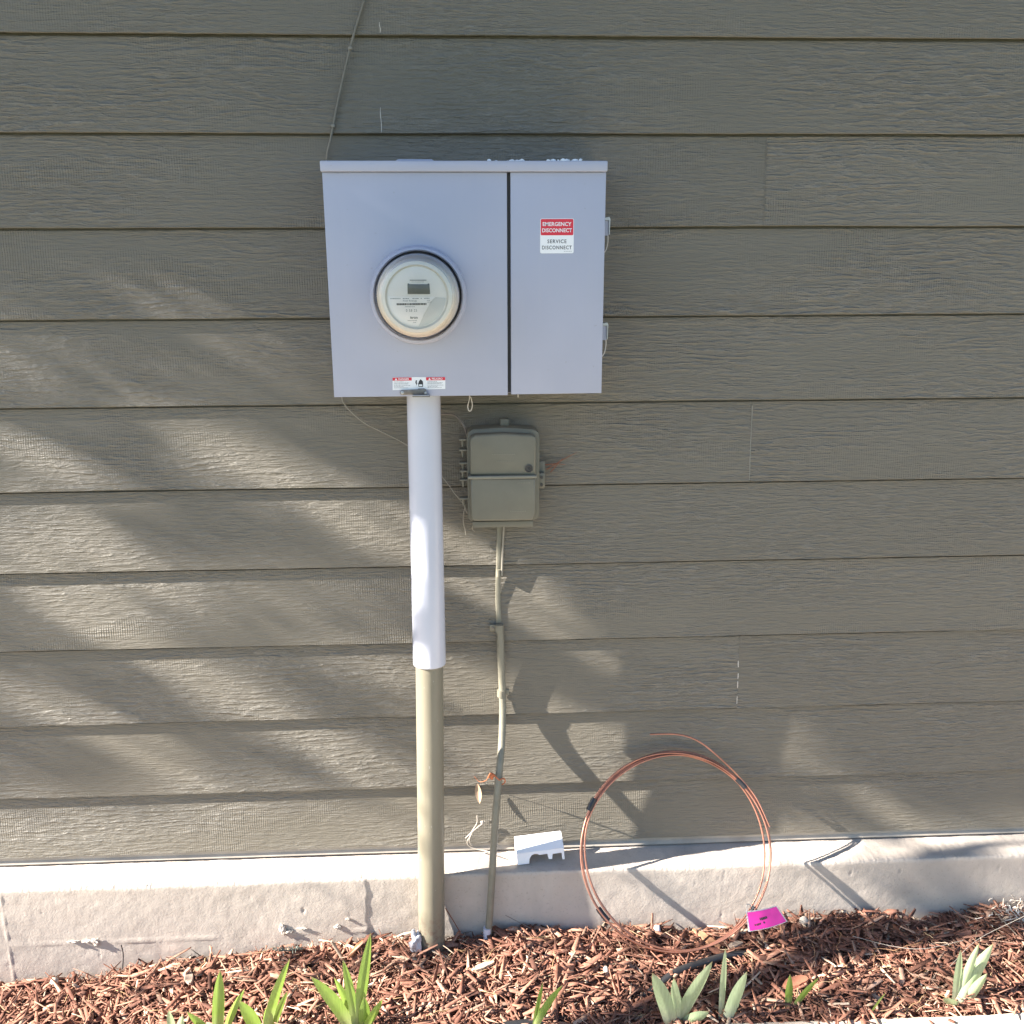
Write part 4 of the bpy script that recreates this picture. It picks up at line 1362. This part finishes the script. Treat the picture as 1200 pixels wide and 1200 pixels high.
# ------------------------------------------------------------------ unseen tree left of the picture with a crown shaped to dapple the wall
LIT = [[(-0.6715, 1.1806), (-0.4052, 1.1774), (-0.2104, 1.039), (-0.5421, 1.0441), (-0.5641, 1.1033)],  # wall patches kept clear of leaves so sun reaches them
       [(-0.9502, 1.1662), (-0.8472, 1.1613), (-0.7016, 1.0466), (-0.9647, 1.0506)],
       [(-0.3834, 1.0081), (-0.1116, 1.0074), (-0.1154, 0.8697), (-0.1893, 0.8712)],
       [(-0.9699, 1.0083), (-0.8029, 1.0056), (-0.7288, 0.9482), (-0.7182, 0.8719), (-0.9863, 0.8771)],
       [(-0.9923, 0.8293), (-0.7856, 0.8289), (-0.6339, 0.6917), (-0.827, 0.6923), (-0.9095, 0.7693)],
       [(-0.7217, 0.8353), (-0.2277, 0.833), (-0.229, 0.8016), (-0.6702, 0.8032)],
       [(-0.0987, 0.9752), (-0.0119, 0.9546), (0.0799, 0.8757), (-0.0504, 0.8743)],
       [(-0.0821, 0.86), (0.1547, 0.86), (0.2787, 0.7429), (0.1573, 0.7065), (0.0319, 0.7543)],
       [(-0.7243, 0.6517), (-0.5165, 0.6506), (-0.3554, 0.5126), (-0.5645, 0.5081), (-0.6689, 0.6078)],
       [(-1.0205, 0.6028), (-0.9117, 0.5897), (-0.7898, 0.5124), (-1.0314, 0.5151)],
       [(-0.3476, 0.6606), (-0.1119, 0.6609), (-0.1138, 0.5892), (-0.2375, 0.5924)],
       [(-0.0362, 0.6488), (0.1071, 0.6453), (0.2823, 0.5052), (-0.0387, 0.5142)],
       [(0.22, 0.66), (0.3519, 0.6698), (0.3995, 0.5408)],
       [(-0.5002, 0.479), (-0.2614, 0.4763), (-0.1188, 0.3345), (-0.2855, 0.3659)],
       [(-0.8118, 0.4797), (-0.6996, 0.4722), (-0.5004, 0.3339), (-0.7113, 0.3408)],
       [(-0.0488, 0.4934), (0.3023, 0.4834), (0.4245, 0.35), (-0.0518, 0.3433)],
       [(-1.2, 0.3112), (-0.1196, 0.3017), (-0.1239, 0.1456), (-1.2, 0.1606)],
       [(-0.0524, 0.3105), (0.5065, 0.3032), (0.8208, 0.1685), (-0.0551, 0.177)],
       [(0.8036, 0.415), (0.9319, 0.334), (0.809, 0.3379)],
       [(0.8732, 0.298), (1.0177, 0.2933), (1.0906, 0.1819), (0.9858, 0.1856)],
       [(0.56, 0.35), (0.74, 0.35), (0.74, 0.50), (0.60, 0.50)]]


def inside(px, pz, poly):
    res = np.zeros(len(px), bool)
    n = len(poly)
    for i in range(n):
        x1, z1 = poly[i]
        x2, z2 = poly[(i + 1) % n]
        c = ((z1 > pz) != (z2 > pz)) & (px < (x2 - x1) * (pz - z1) / (z2 - z1 + 1e-12) + x1)
        res ^= c
    return res


tree = thing('unseen_tree', 'unseen leafy tree left of the picture, its crown shading the siding', 'tree', (-4.3, -1.9, -0.22))
N = 44000
lx = rng.uniform(-1.7, 2.4, N)
lz = rng.uniform(0.20, 1.80, N)
sdx = 0.05 * 0.85
sdz = -0.05 * 0.53
open_ = np.zeros(N, bool)
jx = 0.030 * np.sin(lz * 47 + 3 * np.sin(lx * 9)) + 0.018 * np.sin(lz * 110 + lx * 21)
jz = 0.010 * np.sin(lx * 23 + 2.0) + 0.006 * np.sin(lx * 61 + lz * 40)
for poly in LIT:
    for kk in (-1, 0, 1):
        open_ |= inside(lx + kk * sdx + jx, lz + kk * sdz + jz, poly)
# thinner foliage where only half of the light is held back
WEAK = [[(-1.2, 1.42), (-0.80, 1.40), (-0.35, 1.22), (-1.2, 1.22)], [(-0.75, 1.47), (-0.55, 1.47), (-0.25, 1.27), (-0.50, 1.25)],
        [(0.25, 0.50), (0.42, 0.50), (0.62, 0.36), (0.30, 0.35)]]
prob = np.ones(N)
prob[(lx < -0.05) & (lz < 1.02)] = 0.36
for poly in WEAK:
    prob[inside(lx, lz, poly)] = 0.10 if poly[0][0] > 0 else 0.24
open_ |= rng.random(N) > prob
lx, lz = lx[~open_], lz[~open_]
# loose leaves placed below to dapple the ledge, the footing and the bed
ax_, az_ = [], []
for (x0, x1, z0, z1, m) in ((1.35, 2.3, -0.62, -0.36, 420), (1.35, 2.1, -0.04, 0.08, 220), (0.3, 1.1, -0.75, -0.45, 120), (-0.2, 2.4, -1.0, -0.1, 140)):
    ax_.append(rng.uniform(x0, x1, m))
    az_.append(rng.uniform(z0, z1, m))
ax_, az_ = np.concatenate(ax_), np.concatenate(az_)
keep = np.ones(len(ax_), bool)
lx = np.concatenate([lx, ax_[keep]])
lz = np.concatenate([lz, az_[keep]])
n = len(lx)
LL = np.maximum(2.9, (lx + 2.7) / 0.84) + rng.uniform(0.0, 1.1, n)
LL = np.where(lx < -0.08, rng.uniform(4.0, 5.6, n), LL)
cen_ = np.stack([lx, np.full(n, -0.008), lz], -1) - np.array(SUN)[None] * LL[:, None]  # each leaf set back along the sun's ray from the point it shades
d1 = rng.normal(size=(n, 3))
d1 /= np.linalg.norm(d1, axis=1)[:, None]
d2 = np.cross(d1, rng.normal(size=(n, 3)))
d2 /= np.linalg.norm(d2, axis=1)[:, None]
ln = rng.uniform(0.012, 0.020, n)[:, None]
wd = ln * rng.uniform(0.45, 0.7, n)[:, None]
V = np.stack([cen_ - d1 * ln, cen_ + d2 * wd, cen_ + d1 * ln, cen_ - d2 * wd], 1).reshape(-1, 3)
me = bpy.data.meshes.new('crown')
me.vertices.add(4 * n)
me.vertices.foreach_set('co', V.reshape(-1).astype(np.float32))
me.loops.add(4 * n)
me.loops.foreach_set('vertex_index', np.arange(4 * n, dtype=np.int32))
me.polygons.add(n)
me.polygons.foreach_set('loop_start', (np.arange(n) * 4).astype(np.int32))
me.polygons.foreach_set('loop_total', np.full(n, 4, dtype=np.int32))
me.update(calc_edges=True)
colv = np.ones((n, 4, 4), dtype=np.float32)
colv[..., :3] = (np.array([0.06, 0.10, 0.03])[None] * rng.uniform(0.7, 1.4, (n, 1)))[:, None, :]
at_ = me.color_attributes.new('tint', 'FLOAT_COLOR', 'POINT')
at_.data.foreach_set('color', colv.reshape(-1))
cro = link('crown', me, 'leaf', tree)
cro['kind'] = 'stuff'
tube('trunk', spline([(-4.3, -1.9, -0.25), (-4.25, -1.85, 0.8), (-4.0, -1.5, 1.7), (-3.8, -1.1, 2.5), (-3.7, -0.9, 3.2)], 6), [0.09 - 0.0025 * i for i in range(25)], 'bark', tree, 12)
for i in range(9):
    e = Vector(cen_[rng.integers(0, n)])
    s = Vector((-4.1, -1.6, 1.5)).lerp(Vector((-3.7, -0.9, 3.2)), random.random())
    # limbs stay above and in front of the lines of light, thin enough to cast only faint shade
    tube('limb', spline([s, s.lerp(e, 0.5) + Vector((0, -0.1, 0.12)), e], 5), [0.018 - 0.0014 * j for j in range(11)], 'bark', tree, 7)
